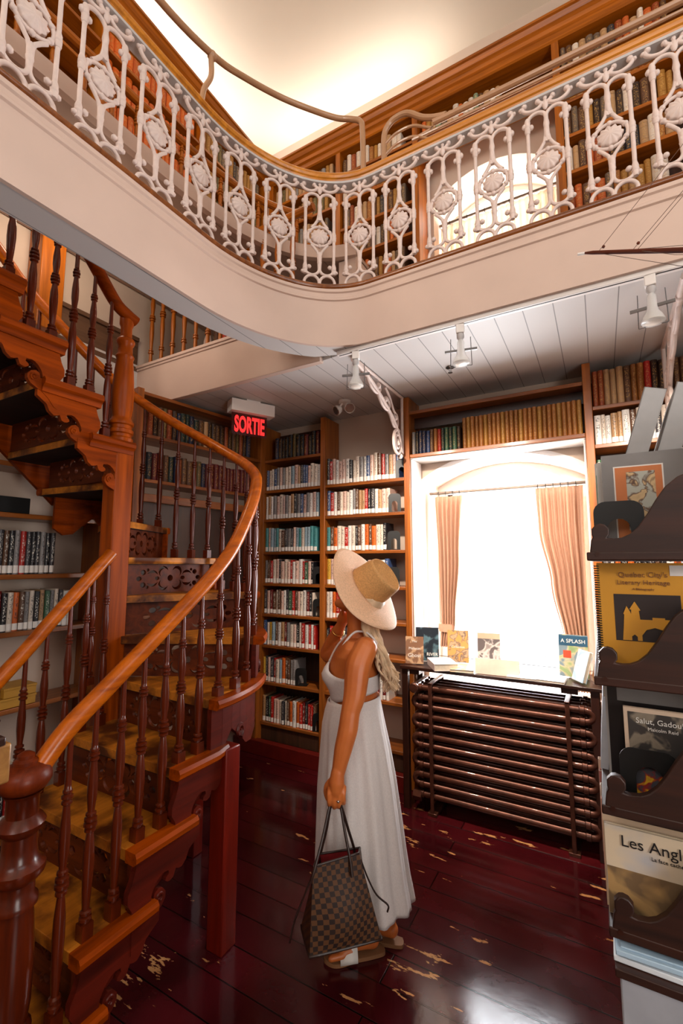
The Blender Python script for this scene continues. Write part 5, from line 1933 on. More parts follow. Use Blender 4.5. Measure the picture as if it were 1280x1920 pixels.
for i in range(44):
    z = .006 + i * .0062
    cb.tube([(-.106 + .007 * math.cos(a) - .001, .005 + .009 * math.sin(a), z) for a in [2 * PI * j / 8 for j in range(8)]], .0014, 5, closed=True)
cb.build('comb_binding', M['black'], q, local=True)
# tier 3: Salut, Gadou and bookend
sal = flat_cover('photo_cover', (92, 84, 76), [(140, 128, 112), (64, 60, 58)], 20)
rack_book('cream framed book titled Salut, Gadou! on the third tier of the rack', 1.425, .028, T3, .152, .215, .012, plain('cream_frame_cover', (214, 188, 164), .35), [('Salut, Gadou!', -.0, .180, .0185, M['whiteink'], 'CENTER'), ('Malcolm Reid', .006, .164, .0115, M['whiteink'], 'CENTER')], [(0, .108, .134, .194, sal)])
rack_book('tall black bordered magazine standing behind the cream framed book', 1.46, -.006, T3, .215, .275, .010, plain('black_magazine', (40, 36, 36), .2), (), [(.01, .24, .19, .04, greycov)])
rack_book('tall white magazine standing at the back of the third tier', 1.50, -.012, T3, .21, .285, .010, plain('white_magazine', (206, 204, 204), .25))
rack_bookend('large black arched bookend in front of the cream framed book', 1.395, .012, T3 + .001, .125, .125)
bd_ = MB()
bd_.box(-.03, 0, 0, .03, .006, .075)
o = bd_.build('postcard', flat_cover('figure_card', (60, 54, 50), [(206, 158, 40), (150, 40, 34), (70, 70, 76)], 30))
o.location = (.075, 1.408, T3 + .002)
tag(o, 'small card with a yellow coated figure seen through the arched bookend', 'card')
# slanted plate at the open edge of tier 3
rack_book('pale papers leaning at the open edge of the third tier', 1.56, -.034, T3, .02, .20, .30, plain('pale_papers', (196, 200, 208), .5), lean=.08, name='paper_stack', cat='papers')
# tier 4: Les Anglos
land_ = flat_cover('landscape_print', (150, 110, 70), [(176, 140, 92), (120, 96, 70)], 9)
sky_ = flat_cover('sky_print', (206, 196, 184), [(188, 184, 184), (216, 196, 168)], 5)
rack_book('book with a painted landscape titled Les Anglos on the fourth tier', 1.39, -.03, T4, .25, .205, .014, sky_, [('Les Anglos', -.092, .163, .036, M['ink'], 'LEFT'), ('La face cachee de Quebec', -.03, .146, .012, M['ink'], 'LEFT')], [(0, .055, .248, .108, land_)])
rack_bookend('black arched bookend in front of the landscape book', 1.372, .135, T4 + .001, .12, .115)
for i, (c, h, l) in enumerate((((206, 180, 150), .215, 'cream book standing second on the fourth tier'), ((190, 120, 90), .225, 'orange book standing third on the fourth tier'), ((214, 206, 196), .235, 'white book standing fourth on the fourth tier'), ((150, 76, 66), .25, 'red and white book standing fifth on the fourth tier'), ((214, 184, 160), .262, 'pale pink book at the back of the fourth tier'))):
    rack_book(l, 1.415 + i * .06, -.034 - .002 * i, T4, .2, h, .02, flat_cover('rack_cover_%d' % i, c, [tuple(min(255, v + 20) for v in c)], 8))
# below: newspapers on the base ledge
for i, (c, l) in enumerate((((150, 176, 196), 'folded blue grey newspaper on the lowest ledge of the rack, topmost'), ((196, 202, 208), 'folded pale newspaper on the lowest ledge of the rack, underneath'))):
    b = MB()
    b.box(-.13, -.10, 0, .13, .10, .012)
    b.box(-.12, -.09, .012, .125, .10, .016)
    o = b.build('newspaper', flat_cover('newsprint_%d' % i, c, [tuple(min(255, v + 25) for v in c)], 18), bevel=.002)
    o.location = (.105, 1.44, .719 + (1 - i) * .018)
    o.rotation_euler = (0, 0, .04 - .05 * i)
    tag(o, l, 'newspaper')

# ================================================================== model ship on top of the rack
ms = thing('model_ship', 'wooden model sailing ship whose bowsprit and rigging reach in from the right', 'model ship', (.62, 1.6, 2.05))
hull = []
for i in range(13):
    t_ = i / 12
    x = .30 + t_ * .66
    wv = .07 * math.sin(PI * min(1, .12 + t_ * 1.0)) ** .6 + .004
    keel = 2.14 + .05 * (1 - t_) ** 3
    top = 2.36 + .08 * (1 - t_) ** 2 + .05 * t_ ** 3
    ringh = []
    for k in range(12):
        a_ = 2 * PI * k / 12
        yy = math.cos(a_)
        z_ = math.sin(a_)
        ringh.append(Vector((x, 1.6 + wv * yy * (1 if z_ > 0 else (1 + z_ * .55)), keel + (top - keel) * (z_ * .5 + .5))))
    hull.append(ringh)
MB().loft(hull).build('hull', M['dark_x'], ms, smooth=60)
MB().tube([(.005, 1.6, 2.662), (.03, 1.6, 2.655), (.32, 1.6, 2.56), (.50, 1.6, 2.40)], [.003, .006, .009, .012], 8).build('bowsprit', M['stair_x'], ms)
MB().tube([(-.012, 1.6, 2.664), (.008, 1.6, 2.6605)], .0045, 8).build('bowsprit_tip', M['white'], ms)
for x, h_ in ((.45, 3.15), (.66, 3.3), (.85, 3.05)):
    MB().tube([(x, 1.6, 2.35), (x, 1.6, h_)], [.009, .004], 8).build('mast', M['stair_z'], ms)
for x, z_ in ((.45, 2.75), (.45, 2.98), (.66, 2.8), (.66, 3.08), (.85, 2.8)):
    MB().tube([(x - .0, 1.44, z_), (x, 1.76, z_)], .004, 6).build('yard', M['stair_x'], ms)
rg = MB()
for a_, b_ in (((.045, 1.6, 2.65), (.45, 1.6, 3.10)), ((.14, 1.6, 2.625), (.45, 1.6, 2.95)), ((.15, 1.6, 2.62), (.46, 1.6, 2.945)), ((.045, 1.6, 2.648), (.31, 1.6, 2.50)), ((.10, 1.6, 2.636), (.30, 1.6, 2.585)), ((.13, 1.6, 2.63), (.24, 1.58, 2.56)), ((.24, 1.58, 2.56), (.33, 1.58, 2.53)), ((.45, 1.6, 3.12), (.66, 1.6, 3.26)), ((.66, 1.6, 3.28), (.85, 1.6, 3.03))):
    rg.tube([a_, b_], .0009, 5)
rg.build('rigging', plain('brown_thread', (96, 70, 54), .8), ms)
for p in ((.062, 1.6, 2.664), (.155, 1.6, 2.642)):
    MB().ball(p, .005, 8).build('pulley_block', M['stair_x'], ms)
cr = MB()
for x in (.5, .78):
    cr.box(x - .012, 1.52, 2.05, x + .012, 1.68, 2.20)
cr.build('cradle', M['dark_z'], ms)

# wooden block of a lectern reaching in at the left edge
lt_ = at(24, 1392, .78)
lec = thing('wooden_lectern', 'pale grained wooden lectern top reaching in at the left edge beside the newel', 'lectern', (lt_.x - .15, lt_.y - .1, 0))
MB().box(lt_.x - .24, lt_.y - .18, lt_.z - .062, lt_.x, lt_.y, lt_.z).build('top_slab', wood('pale_grained_wood', (110, 66, 26), (186, 132, 66), 'x', .45), lec, bevel=.004)
MB().box(lt_.x - .25, lt_.y - .19, lt_.z - .0, lt_.x + .006, lt_.y - .012, lt_.z + .014).build('top_edge', M['dark_x'], lec, bevel=.003)
MB().box(lt_.x - .15, lt_.y - .12, 0, lt_.x - .09, lt_.y - .06, lt_.z - .06).build('post', M['dark_z'], lec, bevel=.004)
# ================================================================== the person
Rv = Vector((math.cos(YAW), math.sin(YAW), 0))
Fv = Vector((-math.sin(YAW), math.cos(YAW), 0))
UP = Vector((0, 0, 1))
ca, sa_ = math.cos(math.radians(14)), math.sin(math.radians(14))
FRONT = -Rv * ca + Fv * sa_
SIDE = -Fv * ca - Rv * sa_          # towards the camera: her left
FD = 2.12

def skin_mat():
    m, t, b = nt('tanned_skin')
    tc = N(t, 'ShaderNodeTexCoord')
    no = N(t, 'ShaderNodeTexNoise', i_Scale=9.0, i_Detail=4.0)
    t.links.new(tc.outputs['Object'], no.inputs['Vector'])
    r = ramp(t, [(.3, lin((190, 100, 44))), (.7, lin((208, 116, 56)))])
    t.links.new(no.outputs['Fac'], r.inputs[0])
    t.links.new(r.outputs[0], b.inputs['Base Color'])
    b.inputs['Roughness'].default_value = .42
    b.inputs['Subsurface Weight'].default_value = .12
    b.inputs['Subsurface Radius'].default_value = (.012, .005, .003)
    return m
M['skin'] = skin_mat()

def chain(mb, pts, rs, n=14):
    """rounded tapered limb through the points, closed ends"""
    P = [Vector(p) for p in pts]
    # dense interpolation
    D, Rr = [], []
    for i in range(len(P) - 1):
        for k in range(6):
            t_ = k / 6
            D.append(P[i].lerp(P[i + 1], t_))
            Rr.append(rs[i] + (rs[i + 1] - rs[i]) * t_)
    D.append(P[-1])
    Rr.append(rs[-1])
    sm = smooth_path(P, 6)
    d0 = (sm[1] - sm[0]).normalized()
    d1 = (sm[-1] - sm[-2]).normalized()
    pts2, rr2 = [], []
    for a_ in (85, 60, 30):
        pts2.append(sm[0] - d0 * rs[0] * math.sin(math.radians(a_)) * .9)
        rr2.append(max(.0008, rs[0] * math.cos(math.radians(a_))))
    pts2 += sm
    rr2 += Rr
    for a_ in (30, 60, 85):
        pts2.append(sm[-1] + d1 * rs[-1] * math.sin(math.radians(a_)) * .9)
        rr2.append(max(.0008, rs[-1] * math.cos(math.radians(a_))))
    mb.tube(pts2, rr2, n)

def torso_ring(py, xl, xr, b, off=0.0, n=48, rip=0, amp=0, ph=0, F=FD, tilt=0.0):
    c = at((xl + xr) / 2, py, F)
    a = (xr - xl) / 2 * F / FOC / 1.02 + off
    out = []
    for k in range(n):
        th = 2 * PI * k / n
        q = 1 + (amp * (math.sin(rip * th + ph) + .5 * math.sin(2 * rip * th + 1.7 * ph + .6) + .5 * math.sin((rip - 3) * th - ph)) if rip else 0)
        out.append(c + FRONT * (a * math.cos(th) * q) + SIDE * ((b + off) * math.sin(th) * q) + UP * (tilt * math.cos(th)))
    return out

TOR = [(1194, 650, 690, .13), (1206, 640, 697, .155), (1222, 628, 703, .155), (1250, 616, 709, .138), (1285, 620, 707, .122), (1310, 624, 705, .112), (1350, 617, 712, .128), (1400, 613, 716, .135), (1450, 618, 712, .13), (1480, 630, 702, .11)]
body = MB()
body.loft([torso_ring(*t_) for t_ in TOR])
# bust
# neck and head
HC = at(681, 1114, FD)
ht = math.radians(30)
hf = FRONT * math.cos(ht) + UP * math.sin(ht)
hu = UP * math.cos(ht) - FRONT * math.sin(ht)
hs = SIDE
chain(body, [at(672, 1212, FD), at(671, 1180, FD), at(669, 1145, FD)], [.06, .05, .048])
rings = []
for i in range(13):
    th = PI * i / 12
    zz_ = -math.cos(th) * .115
    rr = math.sin(th)
    jaw = 1.0 if zz_ > -.02 else .92 + .3 * (zz_ + .02) / .1 * .4
    ring_ = []
    for k in range(20):
        a_ = 2 * PI * k / 20
        ring_.append(HC + hu * zz_ + hf * (rr * .094 * math.cos(a_) * (jaw if math.cos(a_) < 0 else 1)) + hs * (rr * .073 * math.sin(a_) * jaw))
    rings.append(ring_)
body.loft(rings)
# chin, nose, lips, brow, ears
chain(body, [HC + hf * .05 - hu * .085, HC + hf * .082 - hu * .098], [.034, .02], 10)
chain(body, [HC + hf * .088 + hu * .012, HC + hf * .108 - hu * .025], [.008, .0115], 10)
body.ball(HC + hf * .098 - hu * .03 + hs * .009, .0085, 8)
body.ball(HC + hf * .098 - hu * .03 - hs * .009, .0085, 8)
chain(body, [HC + hf * .090 - hu * .053 + hs * .018, HC + hf * .098 - hu * .052, HC + hf * .090 - hu * .053 - hs * .018], [.004, .0075, .004], 8)
chain(body, [HC + hf * .088 - hu * .065 + hs * .015, HC + hf * .095 - hu * .066, HC + hf * .088 - hu * .065 - hs * .015], [.004, .0075, .004], 8)
chain(body, [HC + hf * .078 + hu * .022 + hs * .04, HC + hf * .094 + hu * .024, HC + hf * .078 + hu * .022 - hs * .04], [.008, .009, .008], 8)
for s in (-1, 1):
    e_ = HC + hs * s * .074 - hf * .012 - hu * .012
    body.ball(e_, .022, 10, sc=(.6, .6, 1.3))
# arms
AL = [at(686, 1214, 1.985), at(671, 1250, 1.955), at(665, 1300, 1.93), at(657, 1334, 1.915), at(652, 1368, 1.905), at(643, 1405, 1.90), at(634, 1448, 1.895)]
chain(body, AL, [.050, .054, .047, .039, .040, .036, .027])
hand_f = 1.89
chain(body, [at(633, 1446, hand_f), at(631, 1466, hand_f), at(630, 1482, hand_f)], [.026, .031, .028])
def finger(mb, pts, r0, r1):
    rs = [r0 + (r1 - r0) * i / (len(pts) - 1) for i in range(len(pts))]
    chain(mb, pts, rs, 10)
for i, (dx, ln) in enumerate(((0, 0), (9.2, 4), (18.4, 3), (27.2, -4))):
    x = 616.5 + dx
    finger(body, [at(x + 1.5, 1476, hand_f), at(x, 1490, hand_f - .013), at(x + .2, 1505 + ln, hand_f - .008), at(x + 1, 1510 + ln, hand_f + .014), at(x + 1.5, 1500 + ln * .5, hand_f + .032)], .0098, .0078)
finger(body, [at(624, 1460, hand_f + .01), at(613, 1472, hand_f + .016), at(610.5, 1486, hand_f + .02), at(614, 1499, hand_f + .022)], .0125, .0085)
SR = at(652, 1212, 2.255)
ELR = at(613, 1227, 2.40)
WRR = at(639, 1172, 2.26)
chain(body, [SR, SR.lerp(ELR, .5) + UP * -.01, ELR, ELR.lerp(WRR, .45) + Vector((0, 0, .004)), WRR], [.046, .044, .037, .036, .024])
pal = at(646, 1152, 2.22)
chain(body, [WRR, WRR.lerp(pal, .6), pal], [.023, .030, .027])
for i in range(4):
    o_ = (i - 1.5)
    base = pal + SIDE * (o_ * .0205) * -1 + UP * .008
    tipd = (at(652, 1126, 2.2) - pal)
    finger(body, [base, base + tipd * .5 + FRONT * .008, base + tipd * (.92 - .07 * abs(o_)) + FRONT * .0, base + tipd * (1.12 - .08 * abs(o_)) - FRONT * .018], .0095, .0075)
finger(body, [pal - UP * .02 - FRONT * .016, pal - FRONT * .04 + UP * .01, pal - FRONT * .052 + UP * .035], .0115, .0085)
# legs and feet
def foot(mb, heel, toe, left):
    d = (toe - heel)
    d.z = 0
    Lf = d.length
    d.normalize()
    w = Vector((-d.y, d.x, 0)) * (1 if left else -1)
    z = Vector((0, 0, 1))
    h0 = Vector((heel.x, heel.y, .026))
    chain(mb, [h0 + d * .03 + z * .028, h0 + d * .10 + z * .032, h0 + d * (Lf * .70) + z * .016], [.030, .031, .026], 12)
    chain(mb, [h0 + d * (Lf * .55) + z * .014 + w * .016, h0 + d * (Lf * .73) + z * .012 + w * .018], [.024, .021], 10)
    chain(mb, [h0 + d * (Lf * .55) + z * .014 - w * .012, h0 + d * (Lf * .70) + z * .012 - w * .016], [.024, .020], 10)
    for i in range(5):
        o = -.032 + i * .0165
        ln = (.99, .985, .965, .94, .90)[4 - i]
        r = (.0125, .0098, .0092, .0086, .0082)[4 - i]
        p0 = h0 + d * (Lf * .72) + w * o * .9 + z * .010
        p1 = h0 + d * (Lf * (ln - .04)) + w * o + z * .009
        finger(mb, [p0, p1], r * 1.1, r)
    return h0 + d * .045 + z * .085
heelL, toeL = atZ(712, 1786, 0), atZ(612, 1803, 0)
heelR, toeR = atZ(748, 1772, 0), atZ(668, 1752, 0)
ankL = foot(body, heelL, toeL, True)
ankR = foot(body, heelR, toeR, False)
hipL = at(664, 1440, FD) + SIDE * .05
hipR = at(664, 1440, FD) - SIDE * .05
for hp, an_ in ((hipL, ankL), (hipR, ankR)):
    kn = hp.lerp(an_, .52) + FRONT * .02
    chain(body, [hp, hp.lerp(kn, .5), kn, kn.lerp(an_, .35) - FRONT * .015, kn.lerp(an_, .8), an_, Vector((an_.x, an_.y, .06))], [.075, .066, .05, .05, .035, .031, .03])

PB = Vector((at(664, 1400, FD).x, at(664, 1400, FD).y, 0))
tmp = bpy.data.objects.new('tmp', body.mesh('tmp', [M['skin']], PB, smooth=0, fix=True))
C.objects.link(tmp)
rm = tmp.modifiers.new('r', 'REMESH')
rm.mode = 'VOXEL'
rm.voxel_size = .0042
sm_ = tmp.modifiers.new('s', 'SMOOTH')
sm_.factor = .5
sm_.iterations = 4
dg = bpy.context.evaluated_depsgraph_get()
pm_ = bpy.data.meshes.new_from_object(tmp.evaluated_get(dg))
bpy.data.objects.remove(tmp)
pm_.name = 'person'
pm_.materials.clear()
pm_.materials.append(M['skin'])
for p in pm_.polygons:
    p.use_smooth = True
person = bpy.data.objects.new('person', pm_)
person.location = PB
C.objects.link(person)
WL['person'] = tuple(PB)
tag(person, 'person in long white sundress and wide straw hat, right hand raised to face', 'person')

# dress
M['dress'] = cloth_mat('white_dress_cloth', (240, 230, 226), .12)
SK = [(1306, 615, 711, .120, 0), (1322, 610, 713, .128, .01), (1345, 606, 717, .138, .02), (1400, 603, 728, .150, .035), (1460, 600, 738, .160, .045), (1530, 599, 747, .168, .05), (1590, 598, 754, .170, .055), (1635, 597, 760, .174, .06), (1668, 596, 766, .178, .062), (1682, 596, 768, .180, .064)]
rings = []
for i in range(len(SK) - 1):
    for f in ((0, .34, .67) if i < len(SK) - 2 else (0, .5, 1)):
        v = [a + (b - a) * f for a, b in zip(SK[i], SK[i + 1])]
        rings.append(torso_ring(v[0], v[1], v[2], v[3], 0, 120, 11, v[4] * .75, 1.1 + .0012 * v[0], F=FD + .03 * (v[0] - 1306) / 400, tilt=-.012))
sk = MB()
sk.loft(rings, cap0=False, cap1=False)
so = sk.build('dress_skirt', M['dress'], person, smooth=70)
so.modifiers.new('t', 'SOLIDIFY').thickness = .003
# waistband and bodice
def band(zs0, zs1, nrow=7, off=.007):
    n = 72
    rows = []
    for j in range(nrow + 1):
        f = j / nrow
        rw = []
        for k in range(n):
            th = 2 * PI * k / n
            py = zs0(th) + (zs1(th) - zs0(th)) * f
            # torso shape at that height
            for a_, b_ in zip(TOR, TOR[1:]):
                if a_[0] <= py <= b_[0]:
                    q = (py - a_[0]) / (b_[0] - a_[0])
                    v = [x + (y - x) * q for x, y in zip(a_, b_)]
                    break
            c = at((v[1] + v[2]) / 2, py, FD)
            A = (v[2] - v[1]) / 2 * FD / FOC / 1.02 + off
            bu_ = 0
            for s in (-1, 1):
                bu_ += .034 * math.exp(-((th if th < PI else th - 2 * PI) - s * .62) ** 2 / .16) * math.exp(-((py - 1263) / 19) ** 2)
            rw.append(c + FRONT * ((A + bu_) * math.cos(th)) + SIDE * ((v[3] + off + bu_ * .5) * math.sin(th)))
        rows.append(rw)
    b = MB()
    b.loft(rows, cap0=False, cap1=False)
    return b
def fr(th):
    return (1 + math.cos(th)) / 2
top = lambda th: 1260 - 24 * math.exp(-(((th if th < PI else th - 2 * PI) - .5) / .42) ** 2) - 24 * math.exp(-(((th if th < PI else th - 2 * PI) + .5) / .42) ** 2)
bot = lambda th: 1290 + 24 * fr(th) ** 1.5
bo = band(bot, top).build('dress_bodice', M['dress'], person, smooth=70)
bo.modifiers.new('t', 'SOLIDIFY').thickness = .004
wb = band(lambda th: 1322, lambda th: 1312 - 6 * fr(th), 2, .010).build('dress_waistband', M['dress'], person, smooth=70)
wb.modifiers.new('t', 'SOLIDIFY').thickness = .004
straps = [[at(627, 1240, FD - .04), at(636, 1222, FD - .085), at(650, 1200, FD - .10), at(664, 1186, FD - .085), at(676, 1184, FD - .07), at(690, 1188, FD - .105), at(706, 1206, FD - .11), at(714, 1232, FD - .095), at(716, 1260, FD - .05)],
          [at(617, 1240, FD + .06), at(630, 1214, FD + .10), at(648, 1193, FD + .10), at(664, 1186, FD + .10), at(680, 1200, FD + .10), at(690, 1225, FD + .10), at(695, 1255, FD + .11)]]
for s_ in straps:
    MB().tube(smooth_path(s_, 5), .0048, 8).build('dress_strap', M['dress'], person, smooth=60)

# hat
M['straw'] = plain('straw_weave', (216, 160, 98), .75, var=.10, scale=160, bump=.35)
M['straw_pale'] = plain('pale_straw_weave', (230, 184, 148), .75, var=.08, scale=160, bump=.35)
hn = (-Fv * .46 + (Rv * .80 + UP * .60) * .888).normalized()
hx = (hf - hn * hf.dot(hn)).normalized()
hy = hn.cross(hx)
HB = at(689, 1101, FD - .01)
NB = 64
rows = []
for j in range(9):
    f = j / 8
    rw = []
    for k in range(NB):
        th = 2 * PI * k / NB
        r0x, r0y = .100, .083
        rx, ry = r0x + (.218 - r0x) * f, r0y + (.212 - r0y) * f
        dz = .010 * f * math.cos(2 * th + .4) - .012 * f * f + .008 * f * math.sin(3 * th)
        rw.append(HB + hx * rx * math.cos(th) + hy * ry * math.sin(th) + hn * dz)
    rows.append(rw)
hb = MB()
hb.loft(rows, cap0=False, cap1=False)
brim = hb.build('hat_brim', M['straw_pale'], person, smooth=70)
brim.modifiers.new('t', 'SOLIDIFY').thickness = .004
rows = []
for (k_, hgt) in ((1.0, -.002), (.985, .02), (.96, .05), (.93, .08), (.90, .105), (.875, .117), (.83, .119), (.78, .112), (.60, .104), (.35, .098), (.08, .096)):
    rw = []
    for k in range(NB):
        th = 2 * PI * k / NB
        dent = -.012 * max(0, math.cos(th)) ** 3 * (1 if hgt > .09 else 0)
        rw.append(HB + hx * (.1005 * k_ * math.cos(th)) + hy * (.0835 * k_ * math.sin(th)) + hn * (hgt + dent))
    rows.append(rw)
hc = MB()
hc.loft(rows, cap0=False)
cr_ = hc.build('hat_crown', M['straw'], person, smooth=60)

# hair
M['hair'] = plain('blonde_hair', (226, 194, 158), .45, var=.12, scale=30)
hr = random.Random(3)
hair = MB()
for i in range(150):
    x0, f0 = hr.uniform(676, 712), hr.uniform(-.08, .09)
    e = hr.random()
    p0 = HC - hf * hr.uniform(.03, .065) + hs * f0 * .8 - hu * hr.uniform(.04, .07)
    if f0 < -.04:
        p0 = at(x0 - 8, 1150, FD - f0 * .6)
    pts_ = [p0, at(694 + hr.uniform(-10, 14), 1188, FD - f0 * .9 - .015), at(712 + hr.uniform(-12, 12), 1228, FD - f0 * 1.1 - .02), at(727 + hr.uniform(-14, 13), 1262 + hr.uniform(-8, 8), FD - f0 * 1.1 - .02), at(734 + hr.uniform(-17, 15), 1284 + hr.uniform(-26, 14), FD - f0 - .02)]
    sp_ = smooth_path(pts_, 4)
    for j, q in enumerate(sp_):
        sp_[j] = q + Rv * (.006 * math.sin(j * .9 + i)) + Fv * (.005 * math.cos(j * .8 + i * 2))
    nn = len(sp_)
    hair.tube(sp_, [.0062 * (1 - (j / nn) ** 3 * .9) + .0004 for j in range(nn)], 5)
hair.ball(HC - hf * .03 - hu * .0, .078, 14, sc=(1, 1, 1.0))
hair.build('hair', M['hair'], person, smooth=60)

# sandals, jewellery
M['sole'] = plain('tan_sole', (140, 96, 62), .6)
M['whiteleather'] = plain('white_leather', (238, 230, 222), .5)
for heel, toe, nm in ((heelL, toeL, 'front'), (heelR, toeR, 'back')):
    d = (toe - heel)
    d.z = 0
    Lf = d.length
    d.normalize()
    w = Vector((-d.y, d.x, 0))
    out_ = [(-.012, -.022), (-.02, 0), (-.012, .022), (.05, .031), (Lf * .5, .034), (Lf * .75, .044), (Lf * .93, .036), (Lf + .012, .0), (Lf * .93, -.036), (Lf * .75, -.044), (Lf * .5, -.034), (.05, -.031)]
    out_ = [(q.x, q.y) for q in smooth_path([(a_, b_, 0) for a_, b_ in out_ + out_[:1]], 4)][:-1]
    sb = MB()
    sb.prism(out_[::-1], Vector((heel.x, heel.y, .009)), d, w * -1 if d.cross(w * -1).z > 0 else w, .015)
    sb.build('sandal_sole', M['sole'], person, bevel=.004)
    stp = MB()
    rows = []
    for f in (0, .5, 1):
        p = Vector((heel.x, heel.y, 0)) + d * (Lf * (.46 + .32 * f))
        rw = []
        for i in range(13):
            a_ = PI * i / 12
            rw.append(p + w * (.047 * math.cos(a_)) + UP * (.010 + (.070 - .020 * f) * math.sin(a_)))
        rows.append(rw)
    stp.loft(rows, closed=False)
    s2 = stp.build('sandal_strap', M['whiteleather'], person, smooth=70, fix=False)
    s2.modifiers.new('t', 'SOLIDIFY').thickness = .003
M['gold'] = plain('gold', (214, 160, 84), .25, metal=1, var=.02)
br_c = ELR.lerp(WRR, .8)
ax = (WRR - ELR).normalized()
u_ = ax.orthogonal().normalized()
v_ = ax.cross(u_)
MB().tube([br_c + (u_ * math.cos(a_) + v_ * math.sin(a_)) * .031 for a_ in [2 * PI * i / 20 for i in range(20)]], .0028, 6, closed=True).build('bracelet', M['gold'], person, smooth=60)
rg_ = at(634, 1500, hand_f - .010)
MB().tube([rg_ + Rv * .0105 * math.cos(a_) + Fv * .0105 * math.sin(a_) for a_ in [2 * PI * i / 14 for i in range(14)]], .0018, 6, closed=True).ball(rg_ - Fv * .012, .0055, 8).build('ring', M['chrome'], person, smooth=60)
MB().ball(HC + hs * .079 - hf * .012 - hu * .045, .006, 8).tube([HC + hs * .079 - hf * .012 - hu * .045 + Vector((0, .012 * math.cos(a_), -.012 + .012 * math.sin(a_))) for a_ in [2 * PI * i / 14 for i in range(14)]], .0014, 6, closed=True).build('earring', M['gold'], person, smooth=60)

# ================================================================== tote bag held in the hand
fl_, frt = at(580, 1798, 1.775), at(716, 1762, 1.855)
frt.z = fl_.z = (fl_.z + frt.z) / 2
wd = (frt - fl_).normalized()
dd = Vector((-wd.y, wd.x, 0))
if dd.dot(Fv) < 0:
    dd = -dd
Wb, Db = (frt - fl_).length, .15
bagc = fl_ + wd * Wb / 2 + dd * Db / 2
bag = thing('tote_bag', 'brown checked tote bag with red lining and dark straps held in the left hand', 'bag', tuple(bagc), math.atan2(wd.y, wd.x))
def bl_(p):
    q = Vector(p) - bagc
    return Vector((q.dot(wd), q.dot(dd), q.z))
m, t, b = nt('brown_check_canvas')
tc = N(t, 'ShaderNodeTexCoord')
sep = N(t, 'ShaderNodeSeparateXYZ')
t.links.new(tc.outputs['Object'], sep.inputs[0])
ad = N(t, 'ShaderNodeMath', operation='ADD')
t.links.new(sep.outputs[0], ad.inputs[0])
t.links.new(sep.outputs[1], ad.inputs[1])
cb_ = N(t, 'ShaderNodeCombineXYZ', i_1=.5)
t.links.new(ad.outputs[0], cb_.inputs[0])
t.links.new(sep.outputs[2], cb_.inputs[2])
ck = N(t, 'ShaderNodeTexChecker', i_Scale=60.0)
ck.inputs['Color1'].default_value = lin((92, 58, 32))
ck.inputs['Color2'].default_value = lin((38, 24, 19))
t.links.new(cb_.outputs[0], ck.inputs['Vector'])
t.links.new(ck.outputs['Color'], b.inputs['Base Color'])
b.inputs['Roughness'].default_value = .5
M['check'] = m
M['darkleather'] = plain('dark_brown_leather', (44, 26, 20), .4)
M['redlining'] = plain('red_lining', (150, 26, 30), .8, var=.15, scale=40)
tl, trr = bl_(at(587, 1625, 1.795)), bl_(at(673, 1600, 1.845))
tlb, trb = bl_(at(597, 1601, 1.90)), bl_(at(676, 1589, 1.935))
bot4 = [Vector((-Wb / 2, -Db / 2, 0)), Vector((Wb / 2, -Db / 2, 0)), Vector((Wb / 2, Db / 2, 0)), Vector((-Wb / 2, Db / 2, 0))]
top4 = [tl, trr, trb, tlb]
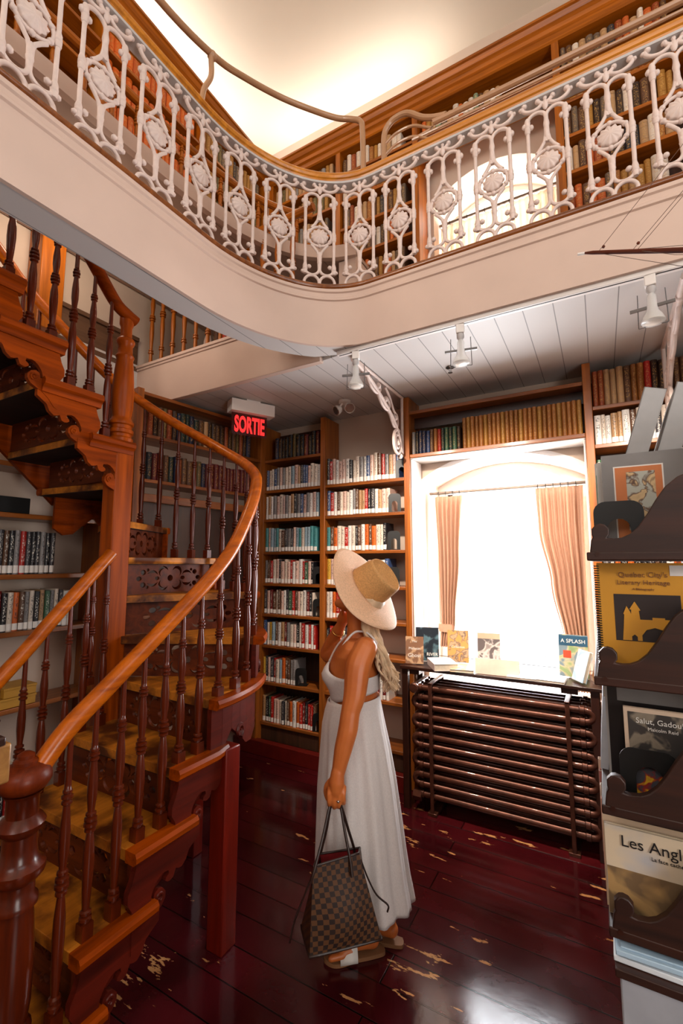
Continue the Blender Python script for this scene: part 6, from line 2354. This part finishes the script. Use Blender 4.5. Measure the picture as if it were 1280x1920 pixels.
def bag_ring(f, inset=0.0):
    k = [b_.lerp(t_, f) for b_, t_ in zip(bot4, top4)]
    bulge = .035 * math.sin(PI * min(1, f * 1.1)) * (1 - f)
    c = sum(k, Vector()) / 4
    out = []
    for i in range(4):
        a_, b_ = k[i], k[(i + 1) % 4]
        for j in range(8):
            u = j / 8
            p = a_.lerp(b_, u)
            d = (p - c)
            d.z = 0
            e = 1 + bulge * math.sin(PI * u) / max(.03, d.length) - inset / max(.02, d.length)
            if i in (1, 3):
                e -= .35 * math.sin(PI * u) * math.sin(PI * f) * .5
            out.append(Vector((c.x + d.x * e, c.y + d.y * e, p.z)))
    return out
bm_ = MB()
bm_.loft([bag_ring(f) for f in (0, .03, .12, .25, .4, .55, .7, .85, 1.0)], cap1=False)
bm_.build('bag_body', M['check'], bag, local=True, smooth=50)
li = MB()
li.loft([bag_ring(f, .005) for f in (.06, .25, .5, .8, .995)], cap1=False)
li.build('red_lining', M['redlining'], bag, local=True, smooth=50)
rim = MB()
rim.tube(bag_ring(1.0, .002), .0042, 6, closed=True)
rim.build('leather_rim', M['darkleather'], bag, local=True, smooth=60)
MB().tube(bag_ring(0.01), .005, 6, closed=True).build('leather_base_trim', M['darkleather'], bag, local=True, smooth=60)
hp = at(629, 1507, hand_f - .002)
for s, (a0, a1) in (('front', (at(589, 1632, 1.79), at(656, 1612, 1.83))), ('back', (at(600, 1605, 1.905), at(664, 1594, 1.93)))):
    o_ = Rv * .004 if s == 'back' else Vector()
    hx_ = hp + o_
    pts_ = [a0 - UP * .05, a0, a0.lerp(hx_ - Rv * .016, .5), hx_ - Rv * .024 - UP * .012, hx_ - Rv * .012 + UP * .004, hx_ + Rv * .008 + UP * .004, hx_ + Rv * .02 - UP * .014, a1.lerp(hx_ + Rv * .016, .5), a1, a1 - UP * .05]
    if s == 'front':
        pts_[0] = at(582, 1655, 1.785)
        pts_[-1] = at(660, 1645, 1.815)
    MB().tube([bl_(q) for q in smooth_path(pts_, 6)], .0055, 8, flat=1.0).build('strap', M['darkleather'], bag, local=True, smooth=60)
for pts_, nm in (([at(586, 1640, 1.80), at(566, 1690, 1.80), at(551, 1730, 1.80), at(543, 1768, 1.80)], ''), ([at(676, 1612, 1.86), at(690, 1648, 1.88), at(706, 1678, 1.89), at(727, 1697, 1.89), at(726, 1710, 1.89)], '')):
    MB().tube([bl_(q) for q in smooth_path(pts_, 5)], .0035, 6).build('side_lace', M['darkleather'], bag, local=True, smooth=60)
